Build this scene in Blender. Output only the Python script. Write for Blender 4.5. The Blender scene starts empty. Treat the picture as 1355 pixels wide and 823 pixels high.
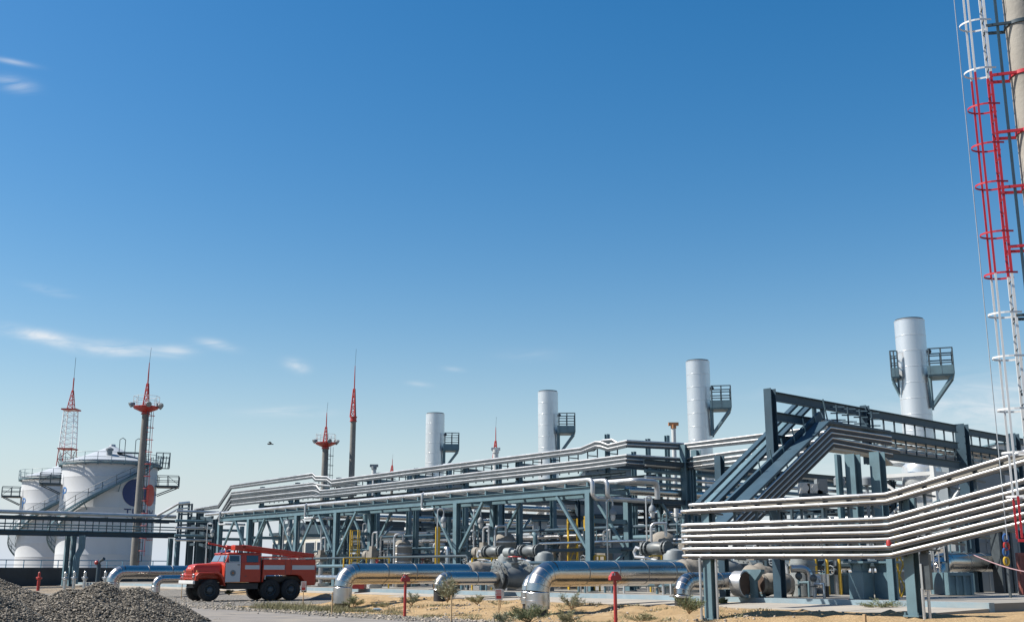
import bpy, math, random
from mathutils import Vector, Matrix, noise
random.seed(7)
V = Vector
scene = bpy.context.scene
COL = scene.collection

# ------------------------------------------------------------------ camera
FPX, CX, CY, HOR = 1480.0, 677.5, 411.5, 755.0
EYE = 1.6
TH = math.atan((HOR - CY) / FPX)
cam_d = bpy.data.cameras.new('camera')
cam = bpy.data.objects.new('camera', cam_d); COL.objects.link(cam)
cam_d.sensor_fit = 'HORIZONTAL'; cam_d.sensor_width = 36.0
cam_d.lens = 36.0 * FPX / 1355.0
cam_d.clip_start = 0.5; cam_d.clip_end = 9000
cam.location = (0, 0, EYE); cam.rotation_euler = (math.pi/2 + TH, 0, 0)
scene.camera = cam

# surveying helpers: sight lines of the photograph turned into real distances
def ray(px, py):
    x = (px - CX) / FPX; v = (CY - py) / FPX
    return V((x, math.cos(TH) - v*math.sin(TH), math.sin(TH) + v*math.cos(TH)))
O = V((0, 0, EYE))
def onY(px, py, Y):
    d = ray(px, py); return O + d * (Y / d.y)
def onZ(px, py, z):
    d = ray(px, py); return O + d * ((z - EYE) / d.z)
P0 = V((0.46, 56.0, 0.0))                  # plant frame: a runs along the kerb, b into the plant
U = V((0.631, -0.776, 0)); W = V((0.776, 0.631, 0)); Z = V((0, 0, 1))
def ab(a, b, z=0.0): return P0 + U*a + W*b + Z*z
def to_ab(x, y):
    r = V((x, y, 0)) - P0; return r.dot(U), r.dot(W)
def pxof(p): return p.x/max(p.y, 1)
def onplane(px, py, p, n):
    d = ray(px, py); return O + d * ((p - O).dot(n) / d.dot(n))
def onb(px, py, b): return onplane(px, py, ab(0, b), W)
def ona(px, py, a): return onplane(px, py, ab(a, 0), U)

# ------------------------------------------------------------------ mesh builder
WORG = {}
class MB:
    def __init__(s): s.v = []; s.f = []; s.m = []; s.mi = 0
    def quadbox(s, c, ex, ey, ez):
        n = len(s.v)
        for sx in (-1, 1):
            for sy in (-1, 1):
                for sz in (-1, 1):
                    s.v.append(c + ex*sx + ey*sy + ez*sz)
        for q in ((0,1,3,2),(4,6,7,5),(0,4,5,1),(2,3,7,6),(0,2,6,4),(1,5,7,3)):
            s.f.append([n+i for i in q]); s.m.append(s.mi)
        return s
    def box(s, c, sx, sy, sz, x=V((1,0,0)), y=None):
        x = x.normalized(); y = y or V((-x.y, x.x, 0)); z = x.cross(y)
        return s.quadbox(V(c), x*(sx/2), y*(sy/2), z*(sz/2))
    def boxu(s, c, lu, lw, lz):            # box aligned with the plant frame, c = bottom centre
        return s.quadbox(V(c) + Z*(lz/2), U*(lu/2), W*(lw/2), Z*(lz/2))
    def beam(s, p, q, w, h, up=Z):
        p = V(p); q = V(q); d = (q - p); L = d.length
        if L < 1e-6: return s
        d /= L
        if abs(d.dot(up)) > 0.98: up = W if abs(d.dot(W)) < .9 else U
        x = d.cross(up).normalized(); y = x.cross(d)
        return s.quadbox((p+q)/2, x*(w/2), d*(L/2), y*(h/2))
    def ibeam(s, p, q, w, h, up=Z, tf=0.022, tw=0.016):
        p = V(p); q = V(q); d = (q-p).normalized()
        if abs(d.dot(up)) > 0.98: up = W if abs(d.dot(W)) < .9 else U
        x = d.cross(up).normalized(); y = x.cross(d)
        s.beam(p + y*(h/2-tf/2), q + y*(h/2-tf/2), w, tf, up)
        s.beam(p - y*(h/2-tf/2), q - y*(h/2-tf/2), w, tf, up)
        s.beam(p, q, tw, h-2*tf-0.002, up)
        return s
    def column(s, p, q, w, h, face=None):   # vertical H section, flanges facing `face`
        face = face or U
        return s.ibeam(p, q, w, h, face, 0.03, 0.02)
    def tube(s, pts, r, n=10, caps=True):
        pts = [V(p) for p in pts]
        k = len(pts)
        if k < 2: return s
        rr = r if isinstance(r, (list, tuple)) else [r]*k
        tang = []
        for i in range(k):
            a = (pts[i]-pts[i-1]).normalized() if i else None
            b = (pts[i+1]-pts[i]).normalized() if i < k-1 else None
            tang.append((a, b))
        d0 = tang[0][1]
        ref = Z if abs(d0.z) < .9 else V((1,0,0))
        x = d0.cross(ref).normalized()
        base = len(s.v)
        for i in range(k):
            a, b = tang[i]
            t = ((a + b) if a and b else (a or b)).normalized()
            dd = a or b
            x = (x - dd*x.dot(dd)).normalized(); y = dd.cross(x)
            for j in range(n):
                an = 2*math.pi*j/n
                o = x*math.cos(an)*rr[i] + y*math.sin(an)*rr[i]
                if a and b:                     # mitre onto the bisecting plane
                    o = o - dd*(o.dot(t)/max(dd.dot(t), .2))
                s.v.append(pts[i] + o)
            if b: x = (x - b*x.dot(b)).normalized()
        for i in range(k-1):
            for j in range(n):
                p = base+i*n; q = base+(i+1)*n; j2 = (j+1) % n
                s.f.append([p+j, p+j2, q+j2, q+j]); s.m.append(s.mi)
        if caps:
            s.f.append([base+j for j in range(n)][::-1]); s.m.append(s.mi)
            s.f.append([base+(k-1)*n+j for j in range(n)]); s.m.append(s.mi)
        return s
    def lathe(s, c, prof, n=24, axis=Z, cap0=True, cap1=True):
        c = V(c); axis = axis.normalized()
        ref = V((1,0,0)) if abs(axis.x) < .9 else V((0,1,0))
        x = axis.cross(ref).normalized(); y = axis.cross(x)
        base = len(s.v)
        for r, h in prof:
            for j in range(n):
                an = 2*math.pi*j/n
                s.v.append(c + axis*h + (x*math.cos(an) + y*math.sin(an))*max(r, 1e-4))
        for i in range(len(prof)-1):
            for j in range(n):
                p = base+i*n; q = p+n; j2 = (j+1) % n
                s.f.append([p+j, p+j2, q+j2, q+j]); s.m.append(s.mi)
        if cap0: s.f.append([base+j for j in range(n)][::-1]); s.m.append(s.mi)
        if cap1: s.f.append([base+(len(prof)-1)*n+j for j in range(n)]); s.m.append(s.mi)
        return s
    def cyl(s, p, q, r, n=16):
        p = V(p); q = V(q); return s.lathe(p, [(r, 0), (r, (q-p).length)], n, q-p)
    def ball(s, c, r, n=14, sc=(1,1,1)):
        c = V(c); base = len(s.v); m = n//2
        for i in range(m+1):
            th = math.pi*i/m
            for j in range(n):
                ph = 2*math.pi*j/n
                rr = max(math.sin(th), 1e-3)
                s.v.append(c + V((rr*math.cos(ph)*sc[0], rr*math.sin(ph)*sc[1], math.cos(th)*sc[2]))*r)
        for i in range(m):
            for j in range(n):
                p = base+i*n; q = p+n; j2 = (j+1) % n
                s.f.append([p+j, q+j, q+j2, p+j2]); s.m.append(s.mi)
        return s
    def prism(s, poly, d0, d1, fx, fy, fz, o):   # polygon in (fx,fz), extruded along fy from d0 to d1
        n = len(poly); b = len(s.v)
        for d in (d0, d1):
            for x, z in poly: s.v.append(o + fx*x + fz*z + fy*d)
        s.f.append([b+i for i in range(n)][::-1]); s.f.append([b+n+i for i in range(n)])
        s.m += [s.mi]*2
        for i in range(n):
            j = (i+1) % n
            s.f.append([b+i, b+j, b+n+j, b+n+i]); s.m.append(s.mi)
        return s
    def poly(s, pts):
        b = len(s.v); s.v += [V(p) for p in pts]; s.f.append(list(range(b, b+len(pts)))); s.m.append(s.mi); return s
    def build(s, name, mat, parent=None, org=None, sharp=32, smooth=True):
        if parent is not None: org = WORG.get(parent.name, V((0,0,0)))
        elif org is None:
            xs = [v.x for v in s.v]; ys = [v.y for v in s.v]; zs = [v.z for v in s.v]
            org = V(((min(xs)+max(xs))/2, (min(ys)+max(ys))/2, min(zs)))
        me = bpy.data.meshes.new(name)
        me.from_pydata([tuple(v - org) for v in s.v], [], s.f)
        mats = mat if isinstance(mat, (list, tuple)) else [mat]
        for m in mats: me.materials.append(m)
        if len(mats) > 1: me.polygons.foreach_set('material_index', s.m)
        import bmesh
        bm = bmesh.new(); bm.from_mesh(me); bmesh.ops.recalc_face_normals(bm, faces=bm.faces); bm.to_mesh(me); bm.free()
        if smooth:
            me.polygons.foreach_set('use_smooth', [True]*len(me.polygons))
            me.set_sharp_from_angle(angle=math.radians(sharp))
        me.update()
        o = bpy.data.objects.new(name, me); COL.objects.link(o)
        WORG[o.name] = org
        if parent is not None: o.parent = parent
        else: o.location = org
        return o
    def under(s, pts, w, h, mat, parent, dz):     # added dark strip standing in for the shaded lower half of a pipe
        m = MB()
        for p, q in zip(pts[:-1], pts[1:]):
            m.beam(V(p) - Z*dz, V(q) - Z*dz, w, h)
        return m.build('shade_strip', mat, parent)
    def thing(s, name, label, cat, mat, group=None, **k):
        o = s.build(name, mat, **k); tag(o, label, cat, group); return o
    def struct(s, name, mat, kind='structure', **k):
        o = s.build(name, mat, **k); o['kind'] = kind; return o

def tag(o, label, cat, group=None):
    o['label'] = label; o['category'] = cat
    if group: o['group'] = group
def T(name, label, cat, loc, group=None, rz=None):
    o = bpy.data.objects.new(name, None); COL.objects.link(o)
    o.empty_display_size = .3
    o.location = loc; tag(o, label, cat, group)
    if rz is None: WORG[o.name] = V(loc)
    else: o.rotation_euler = (0, 0, rz); WORG[o.name] = V((0,0,0))
    return o
def dup(root, loc, label, rz=None, scale=None):
    def rec(o, par):
        c = o.copy(); COL.objects.link(c)
        if par is not None: c.parent = par
        for ch in list(o.children): rec(ch, c)
        return c
    r = rec(root, None); r.location = loc; r['label'] = label
    if rz is not None: r.rotation_euler = (0, 0, rz)
    if scale: r.scale = scale
    return r
def elbow(p, d0, d1, R, n=5):      # bend centred on corner p: comes in along d0, leaves along d1
    d0 = d0.normalized(); d1 = d1.normalized()
    s = p - d0*R; c = s + d1*R
    out = []
    for i in range(n+1):
        t = math.pi/2*i/n
        out.append(c - d1*R*math.cos(t) + d0*R*math.sin(t))
    return out

# ------------------------------------------------------------------ materials
KA = .82
def M(name, col, rough=.6, metal=0.0, var=.12, scale=3.0, bump=0.0, bscale=20.0, dirt=None, dscale=1.2, damt=.5, spec=.5, stretch=None):
    col = tuple(c*KA for c in col); dirt = tuple(c*KA for c in dirt) if dirt else None
    m = bpy.data.materials.new(name); m.use_nodes = True
    nt = m.node_tree; N = nt.nodes; L = nt.links
    b = N['Principled BSDF']
    b.inputs['Roughness'].default_value = rough; b.inputs['Metallic'].default_value = metal
    b.inputs['Specular IOR Level'].default_value = spec
    tc = N.new('ShaderNodeNewGeometry')
    src = tc.outputs['Position']
    if stretch:
        mp = N.new('ShaderNodeVectorMath'); mp.operation = 'MULTIPLY'; mp.inputs[1].default_value = stretch
        L.new(src, mp.inputs[0]); src = mp.outputs[0]
    nz = N.new('ShaderNodeTexNoise'); nz.inputs['Scale'].default_value = scale; nz.inputs['Detail'].default_value = 6
    L.new(src, nz.inputs['Vector'])
    r = N.new('ShaderNodeMapRange'); r.inputs[1].default_value = .3; r.inputs[2].default_value = .7
    r.inputs[3].default_value = 1-var; r.inputs[4].default_value = 1+var
    L.new(nz.outputs[0], r.inputs[0])
    mx = N.new('ShaderNodeVectorMath'); mx.operation = 'SCALE'; mx.inputs[0].default_value = col[:3]
    L.new(r.outputs[0], mx.inputs['Scale'])
    outc = mx.outputs[0]
    if dirt:
        n2 = N.new('ShaderNodeTexNoise'); n2.inputs['Scale'].default_value = dscale; n2.inputs['Detail'].default_value = 8
        n2.inputs['Roughness'].default_value = .65
        L.new(src, n2.inputs['Vector'])
        r2 = N.new('ShaderNodeMapRange'); r2.inputs[1].default_value = .5; r2.inputs[2].default_value = .75
        r2.inputs[4].default_value = damt; L.new(n2.outputs[0], r2.inputs[0])
        mix = N.new('ShaderNodeMix'); mix.data_type = 'RGBA'
        L.new(r2.outputs[0], mix.inputs[0]); L.new(outc, mix.inputs[6]); mix.inputs[7].default_value = (*dirt, 1)
        outc = mix.outputs[2]
    L.new(outc, b.inputs['Base Color'])
    rr = N.new('ShaderNodeMapRange'); rr.inputs[3].default_value = max(rough-.08, .03); rr.inputs[4].default_value = min(rough+.1, 1)
    L.new(nz.outputs[0], rr.inputs[0]); L.new(rr.outputs[0], b.inputs['Roughness'])
    if bump:
        n3 = N.new('ShaderNodeTexNoise'); n3.inputs['Scale'].default_value = bscale; n3.inputs['Detail'].default_value = 5
        L.new(tc.outputs['Position'], n3.inputs['Vector'])
        bp = N.new('ShaderNodeBump'); bp.inputs['Strength'].default_value = bump; bp.inputs['Distance'].default_value = .05
        L.new(n3.outputs[0], bp.inputs['Height']); L.new(bp.outputs[0], b.inputs['Normal'])
    return m
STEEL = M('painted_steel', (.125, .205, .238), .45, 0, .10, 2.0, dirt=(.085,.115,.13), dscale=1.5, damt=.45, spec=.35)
STEELM = M('painted_steel_shade', (.040, .078, .108), .5, 0, .12, 2.0, dirt=(.04,.06,.075), dscale=1.4, damt=.5, spec=.3)  # darker copy of the STEEL paint, gantry shade put into the colour
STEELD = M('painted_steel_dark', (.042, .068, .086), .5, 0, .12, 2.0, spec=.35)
GALV = M('galvanised_pipe', (.58, .58, .575), .33, .6, .12, 1.4, dirt=(.30,.30,.30), dscale=.9, damt=.5)
TRAY = M('tray_cover', (.44, .42, .375), .5, .2, .1, 1.5)
JACKET = M('insulation_jacket', (.60, .56, .515), .25, 1.0, .05, .9, bump=.10, bscale=2.2)
JACKETR = M('insulation_jacket_dull', (.66, .65, .64), .3, 1.0, .10, 2.5, bump=.12, bscale=6)
STACKM = M('stack_cladding', (.78, .79, .79), .30, .6, .06, 1.0, stretch=(1,1,.2), dirt=(.46,.46,.46), dscale=.8, damt=.4)
WHITE = M('white_paint', (.60, .60, .58), .45, 0, .04, 1.5, dirt=(.55,.52,.47), dscale=.7, damt=.35)
TANKW = M('tank_white', (.55, .56, .57), .5, 0, .03, .8, dirt=(.45,.43,.39), dscale=.35, damt=.35, stretch=(1,1,.25))
GREYP = M('grey_panel', (.21, .235, .25), .55, 0, .06, .8)
BEIGE = M('beige_insulation', (.25, .225, .19), .8, 0, .18, 3, bump=.5, bscale=5)
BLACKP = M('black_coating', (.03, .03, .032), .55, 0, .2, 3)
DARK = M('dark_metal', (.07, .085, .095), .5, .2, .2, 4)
RED = M('red_paint', (.42, .035, .028), .42, 0, .10, 2.5, dirt=(.30,.05,.04), dscale=1.5, damt=.4)
REDO = M('truck_red', (.47, .042, .020), .33, 0, .07, 2.0, dirt=(.36,.10,.06), dscale=1.0, damt=.35)
YEL = M('yellow_paint', (.55, .35, .03), .5, 0, .12, 3)
BLUE = M('blue_paint', (.03, .10, .28), .45, 0, .1, 2)
NAVY = M('navy_paint', (.018, .035, .13), .5, 0, .08, 2)
BRICKR = M('logo_red', (.52, .07, .05), .5, 0, .08, 2)
CONC = M('weathered_concrete', (.32, .295, .255), .85, 0, .18, 1.0, bump=.25, bscale=9, dirt=(.30,.27,.22), dscale=.6, damt=.6)
MASTC = M('mast_concrete', (.215, .205, .185), .85, 0, .15, 1.0, bump=.2, bscale=8)
ROOFM = M('tank_roof_paint', (.42, .45, .48), .55, 0, .05, .8)
APRON = M('apron_concrete', (.37, .335, .285), .9, 0, .12, .7, bump=.2, bscale=6, dirt=(.45,.36,.25), dscale=.35, damt=.6)
KERB = M('painted_kerb', (.24, .325, .37), .6, 0, .12, 1.2, dirt=(.42,.40,.36), dscale=1.0, damt=.5)
RUBBER = M('tyre_rubber', (.022, .022, .023), .8, 0, .3, 6, dirt=(.12,.10,.08), dscale=3, damt=.4)
GLASS = M('window_glass', (.03, .045, .06), .08, 0, .1, 1, spec=.9)
WOODM = M('timber', (.42, .29, .16), .8, 0, .2, 5)
ORANGE = M('orange_cap', (.50, .22, .09), .6, 0, .15, 4)
BUNDM = M('bund_wall', (.045, .055, .065), .75, 0, .2, 1)
# ------------------------------------------------------------------ sky and sun
SUN_AZ = math.radians(181.0); SUN_EL = math.radians(48.0)
SD = V((math.cos(SUN_AZ)*math.cos(SUN_EL), math.sin(SUN_AZ)*math.cos(SUN_EL), math.sin(SUN_EL)))
sl = bpy.data.lights.new('sun', 'SUN'); sl.energy = 5.0; sl.angle = math.radians(.53); sl.color = (1, .955, .88)
so = bpy.data.objects.new('sun', sl); COL.objects.link(so); so.location = (-40, -20, 60)
so.rotation_euler = SD.to_track_quat('Z', 'Y').to_euler()
world = bpy.data.worlds.new('World'); scene.world = world; world.use_nodes = True
nt = world.node_tree; N = nt.nodes; L = nt.links
bg = N['Background']; bg.inputs['Strength'].default_value = .075
sky = N.new('ShaderNodeTexSky'); sky.sky_type = 'NISHITA'; sky.sun_disc = False
sky.sun_elevation = SUN_EL; sky.sun_rotation = math.atan2(SD.x, SD.y)
sky.altitude = 200; sky.air_density = 1.25; sky.dust_density = .9; sky.ozone_density = 1.85
tc = N.new('ShaderNodeTexCoord'); sep = N.new('ShaderNodeSeparateXYZ'); L.new(tc.outputs['Generated'], sep.inputs[0])
def mnode(op, a, b=None, c=None):
    n = N.new('ShaderNodeMath'); n.operation = op
    for i, x in enumerate((a, b, c)):
        if x is None: continue
        if isinstance(x, (int, float)): n.inputs[i].default_value = x
        else: L.new(x, n.inputs[i])
    return n.outputs[0]
yy = mnode('MAXIMUM', sep.outputs[1], .02)
uu = mnode('DIVIDE', sep.outputs[0], yy); vv = mnode('DIVIDE', sep.outputs[2], yy)
cmb = N.new('ShaderNodeCombineXYZ'); L.new(mnode('MULTIPLY', uu, 14.0), cmb.inputs[0]); L.new(mnode('MULTIPLY', vv, 60.0), cmb.inputs[1])
nz = N.new('ShaderNodeTexNoise'); nz.inputs['Scale'].default_value = 1.0; nz.inputs['Detail'].default_value = 7; nz.inputs['Roughness'].default_value = .6
nz.inputs['Distortion'].default_value = .8
L.new(cmb.outputs[0], nz.inputs['Vector'])
tot = None
for px, py, sx, sy, amp, sl_ in ((60,446,60,8,.85,-.2),(150,461,60,9,.8,-.08),(232,465,24,7,.6,0),(287,456,22,6,.75,-.2),(392,484,15,7,.8,-.2),
        (380,545,50,6,.55,0),(15,82,28,4,.45,-.2),(18,112,26,10,.5,-.2),(62,384,28,5,.4,-.2),(600,488,12,3,.4,-.1),(555,508,14,3,.3,-.1),
        (1300,545,130,40,.75,.12),(1150,640,90,40,.4,0),(700,470,40,8,.12,0),(1040,520,60,10,.12,0)):
    d = ray(px, py); u0 = d.x/d.y; v0 = d.z/d.y; su = sx/1500; sv = sy/1500
    du = mnode('SUBTRACT', uu, u0); dv = mnode('SUBTRACT', mnode('SUBTRACT', vv, v0), mnode('MULTIPLY', du, sl_))
    e = mnode('ADD', mnode('POWER', mnode('ABSOLUTE', mnode('DIVIDE', du, su)), 2.0), mnode('POWER', mnode('ABSOLUTE', mnode('DIVIDE', dv, sv)), 2.0))
    g = mnode('MULTIPLY', mnode('EXPONENT', mnode('MULTIPLY', e, -1.0)), amp)
    tot = g if tot is None else mnode('ADD', tot, g)
nr = N.new('ShaderNodeMapRange'); nr.inputs[1].default_value = .34; nr.inputs[2].default_value = .66; L.new(nz.outputs[0], nr.inputs[0])
mask = mnode('MINIMUM', mnode('MULTIPLY', mnode('MULTIPLY', tot, nr.outputs[0]), mnode('GREATER_THAN', sep.outputs[1], .03)), .9)
hs = N.new('ShaderNodeHueSaturation'); hs.inputs['Saturation'].default_value = 1.48; hs.inputs['Value'].default_value = 1.0
L.new(sky.outputs[0], hs.inputs['Color'])
hz = N.new('ShaderNodeMix'); hz.data_type = 'RGBA'; zc = mnode('DIVIDE', mnode('MAXIMUM', sep.outputs[2], 0.0), .115)
L.new(mnode('MULTIPLY', mnode('EXPONENT', mnode('MULTIPLY', mnode('POWER', zc, 1.6), -1.0)), .93), hz.inputs[0]); L.new(hs.outputs[0], hz.inputs[6]); hz.inputs[7].default_value = (5.3, 5.95, 6.9, 1)
mx = N.new('ShaderNodeMix'); mx.data_type = 'RGBA'; L.new(mask, mx.inputs[0]); L.new(hz.outputs[2], mx.inputs[6]); mx.inputs[7].default_value = (6.6, 6.9, 7.2, 1)
L.new(mx.outputs[2], bg.inputs['Color'])
scene.view_settings.view_transform = 'Standard'; scene.view_settings.look = 'None'
scene.view_settings.gamma = 1.0; scene.view_settings.use_curve_mapping = False
scene.view_settings.exposure = 0.75

# ------------------------------------------------------------------ ground
def sstep(e0, e1, x):
    t = min(max((x-e0)/(e1-e0), 0), 1); return t*t*(3-2*t)
def nse(x, y, s, o=0.0): return noise.noise(V((x*s, y*s, o)))
def gh(x, y):
    a, b = to_ab(x, y)
    far = sstep(-7.5, -9.5, a)
    toe = -10.5 + 4.6*sstep(-3, -10, a) + 1.2*nse(x, y, .25)
    top = -4.6 + .5*nse(x, y, .6, 3)
    if far > 0: toe += (-2.4 - toe)*far; top += (-1.5 - top)*far
    h = .33*sstep(toe, top, b) if a < 24 else .33*sstep(toe, top, b)
    sand = sstep(toe-1.5, toe+1.5, b)
    if b < -1: h += sand*(.13*nse(x, y, .8, 7) + .08*nse(x, y, 2.1, 9)) * (1 if b < -4.2 else 0)
    if b > -4.0 + 2.7*far: h = .30
    h += .018*nse(x, y, 1.7, 5) * (1 if b < -4 else 0)
    if b < -13.6: h = h*sstep(-15.4, -13.6, b) + .012*nse(x, y, .5)
    return h
def lin(a, b, st):
    n = int(round((b-a)/st)); return [a + (b-a)*i/n for i in range(n)]
xs = [-4000, -1500, -700, -350, -200, -130, -90, -60] + lin(-40, 26, .3) + [26, 30, 36, 45, 60, 90, 130, 200, 350, 700, 1500, 4000]
ys = [-600, -100, -20, 0, 8, 15, 20, 25] + lin(28, 72, .3) + [72, 76, 80, 85, 90, 100, 120, 150, 200, 300, 500, 900, 1700, 3500, 7000]
gm = MB(); sandv = []
for y in ys:
    for x in xs:
        near = -41 < x < 27 and 27 < y < 73
        gm.v.append(V((x, y, gh(x, y) if near else (0.30 if to_ab(x, y)[1] > -4 else 0.0))))
        a, b = to_ab(x, y)
        s = sstep(-12.8 + 1.0*nse(x, y, .35), -11.2, b)
        if a < -6: s *= 1 - .92*sstep(-5.5, -8.5, a + 1.5*nse(x, y, .3))*(1 if a < -9 else sstep(-4.6, -5.4, b))*(sstep(-1.2, -2.6, b))
        if b < -17: s = .15
        if not (-60 < x < 60 and y < 85): s = .42
        sandv.append(s)
nx = len(xs)
for j in range(len(ys)-1):
    for i in range(nx-1):
        gm.f.append([j*nx+i, j*nx+i+1, (j+1)*nx+i+1, (j+1)*nx+i]); gm.m.append(0)
def ground_mat():
    m = bpy.data.materials.new('sandy_ground'); m.use_nodes = True
    nt = m.node_tree; N = nt.nodes; L = nt.links; b = N['Principled BSDF']; b.inputs['Roughness'].default_value = .95
    b.inputs['Specular IOR Level'].default_value = .2
    g = N.new('ShaderNodeNewGeometry'); at = N.new('ShaderNodeAttribute'); at.attribute_name = 'sand'
    def nzn(s, d=6, r=.6):
        n = N.new('ShaderNodeTexNoise'); n.inputs['Scale'].default_value = s; n.inputs['Detail'].default_value = d; n.inputs['Roughness'].default_value = r
        L.new(g.outputs['Position'], n.inputs['Vector']); return n.outputs[0]
    def ramp(f, st):
        c = N.new('ShaderNodeValToRGB'); L.new(f, c.inputs[0])
        e = c.color_ramp.elements; e[0].position, e[0].color = st[0][0], (*st[0][1], 1); e[1].position, e[1].color = st[-1][0], (*st[-1][1], 1)
        for p, cc in st[1:-1]:
            k = e.new(p); k.color = (*cc, 1)
        return c.outputs[0]
    sand = ramp(nzn(.8, 8, .65), [(.25, (.27,.178,.088)), (.5, (.385,.265,.14)), (.78, (.46,.335,.20))])
    grav = ramp(nzn(6, 8, .75), [(.25, (.085,.08,.073)), (.5, (.18,.168,.15)), (.75, (.29,.265,.23))])
    br = nzn(.5, 4)
    ad = N.new('ShaderNodeMath'); ad.operation = 'ADD'; L.new(at.outputs['Fac'], ad.inputs[0])
    sc = N.new('ShaderNodeMapRange'); sc.inputs[3].default_value = -.35; sc.inputs[4].default_value = .35; L.new(nzn(1.3, 7, .7), sc.inputs[0]); L.new(sc.outputs[0], ad.inputs[1])
    st = N.new('ShaderNodeMapRange'); st.inputs[1].default_value = .35; st.inputs[2].default_value = .6; L.new(ad.outputs[0], st.inputs[0])
    mx = N.new('ShaderNodeMix'); mx.data_type = 'RGBA'; L.new(st.outputs[0], mx.inputs[0]); L.new(grav, mx.inputs[6]); L.new(sand, mx.inputs[7])
    L.new(mx.outputs[2], b.inputs['Base Color'])
    bp = N.new('ShaderNodeBump'); bp.inputs['Strength'].default_value = 1.0; bp.inputs['Distance'].default_value = .12
    L.new(nzn(5, 8, .75), bp.inputs['Height']); L.new(bp.outputs[0], b.inputs['Normal'])
    return m
GROUND = ground_mat()
go = gm.struct('ground', GROUND, org=V((0,0,0)), sharp=180)
atr = go.data.attributes.new('sand', 'FLOAT', 'POINT'); atr.data.foreach_set('value', sandv)

# haul road: compacted grey strip running along the plant
ROADM = M('compacted_road', (.235, .215, .195), .95, 0, .14, .7, bump=.35, bscale=14, dirt=(.40,.34,.26), dscale=.5, damt=.7, spec=.2)
rm = MB()
aa = lin(-75, 40, .8); bb = lin(-24.5, -14.0, .75) + [-14.0]
for a in aa:
    for k, b in enumerate(bb):
        edge = (.5*nse(a, 0, .7) + .25*nse(a, 3, 2.1)) if k in (0, len(bb)-1) else 0
        p = ab(a, b + edge); p.z = max(gh(p.x, p.y), 0) + .012 + .02*math.cos((b+17.5)*2.2)*(.5+.5*nse(a, 1, .2)) + (.0 if 0 < k < len(bb)-1 else -.03)
        rm.v.append(p)
nb = len(bb)
for i in range(len(aa)-1):
    for k in range(nb-1):
        rm.f.append([i*nb+k, i*nb+k+1, (i+1)*nb+k+1, (i+1)*nb+k]); rm.m.append(0)
rm.struct('road', ROADM, org=V((0,0,0)), sharp=180)

# concrete apron, kerb and plant pad
PADZ = .60
ap = MB()
apw = 3.9
k = 0
for a0 in lin(-78, 24, 3.0):
    w0 = (apw if a0 > -8.5 else 1.25) + .12*nse(a0, 2, .9); t = .42
    q = [ab(a0+.012, -w0), ab(a0+2.988, -w0), ab(a0+2.988, -.36), ab(a0+.012, -.36)]
    zz = [.34 + .02*nse(a0, 5, 1.1), .34 + .02*nse(a0, 6, 1.1), .42, .42]
    n = len(ap.v)
    for p, z_ in zip(q, zz): ap.v.append(V((p.x, p.y, z_)))
    for p in q: ap.v.append(V((p.x, p.y, .05)))
    for f in ((0,1,2,3),(7,6,5,4),(0,4,5,1),(1,5,6,2),(2,6,7,3),(3,7,4,0)):
        ap.f.append([n+i for i in f]); ap.m.append(0)
ap.struct('apron_pavement', APRON)
kb = MB(); kb.beam(ab(-80, -.18, .33), ab(24, -.18, .33), .34, .54)
kb.struct('kerb', KERB)
pd = MB(); pd.quadbox((ab(-80, 0, 0)+ab(24, 75, 0))/2 + Z*(PADZ/2-.01), U*52, W*37.5, Z*(PADZ/2-.01))
PADM = M('pad_concrete', (.29, .27, .235), .9, 0, .15, .6, bump=.2, bscale=5, dirt=(.30,.25,.19), dscale=.4, damt=.6)
pd.struct('plant_ground', PADM)
# ------------------------------------------------------------------ gravel heaps
def gravel_mat():
    m = bpy.data.materials.new('crushed_stone'); m.use_nodes = True
    nt = m.node_tree; N = nt.nodes; L = nt.links; b = N['Principled BSDF']; b.inputs['Roughness'].default_value = .9
    g = N.new('ShaderNodeNewGeometry')
    c = N.new('ShaderNodeValToRGB'); e = c.color_ramp.elements
    e[0].position = 0; e[0].color = (.05,.043,.035,1); e[1].position = 1; e[1].color = (.34,.29,.225,1)
    k = e.new(.5); k.color = (.12,.104,.083,1)
    L.new(g.outputs['Random Per Island'], c.inputs[0]); L.new(c.outputs[0], b.inputs['Base Color'])
    return m
STONE = gravel_mat()
ICO = []
def ico_dirs():
    t = (1+5**.5)/2
    v = [(-1,t,0),(1,t,0),(-1,-t,0),(1,-t,0),(0,-1,t),(0,1,t),(0,-1,-t),(0,1,-t),(t,0,-1),(t,0,1),(-t,0,-1),(-t,0,1)]
    f = [(0,11,5),(0,5,1),(0,1,7),(0,7,10),(0,10,11),(1,5,9),(5,11,4),(11,10,2),(10,7,6),(7,1,8),(3,9,4),(3,4,2),(3,2,6),(3,6,8),(3,8,9),(4,9,5),(2,4,11),(6,2,10),(8,6,7),(9,8,1)]
    return [V(p).normalized() for p in v], f
IV, IF = ico_dirs()
def rock(mb, c, r):
    n = len(mb.v); sx, sy, sz = (random.uniform(.7, 1.3) for _ in range(3)); an = random.uniform(0, 6.28); ca, sa = math.cos(an), math.sin(an)
    for d in IV:
        k = r*random.uniform(.72, 1.15); x, y, z_ = d.x*sx*k, d.y*sy*k, d.z*sz*k*.8
        mb.v.append(c + V((x*ca - y*sa, x*sa + y*ca, z_)))
    for f in IF: mb.f.append([n+i for i in f]); mb.m.append(mb.mi)
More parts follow.
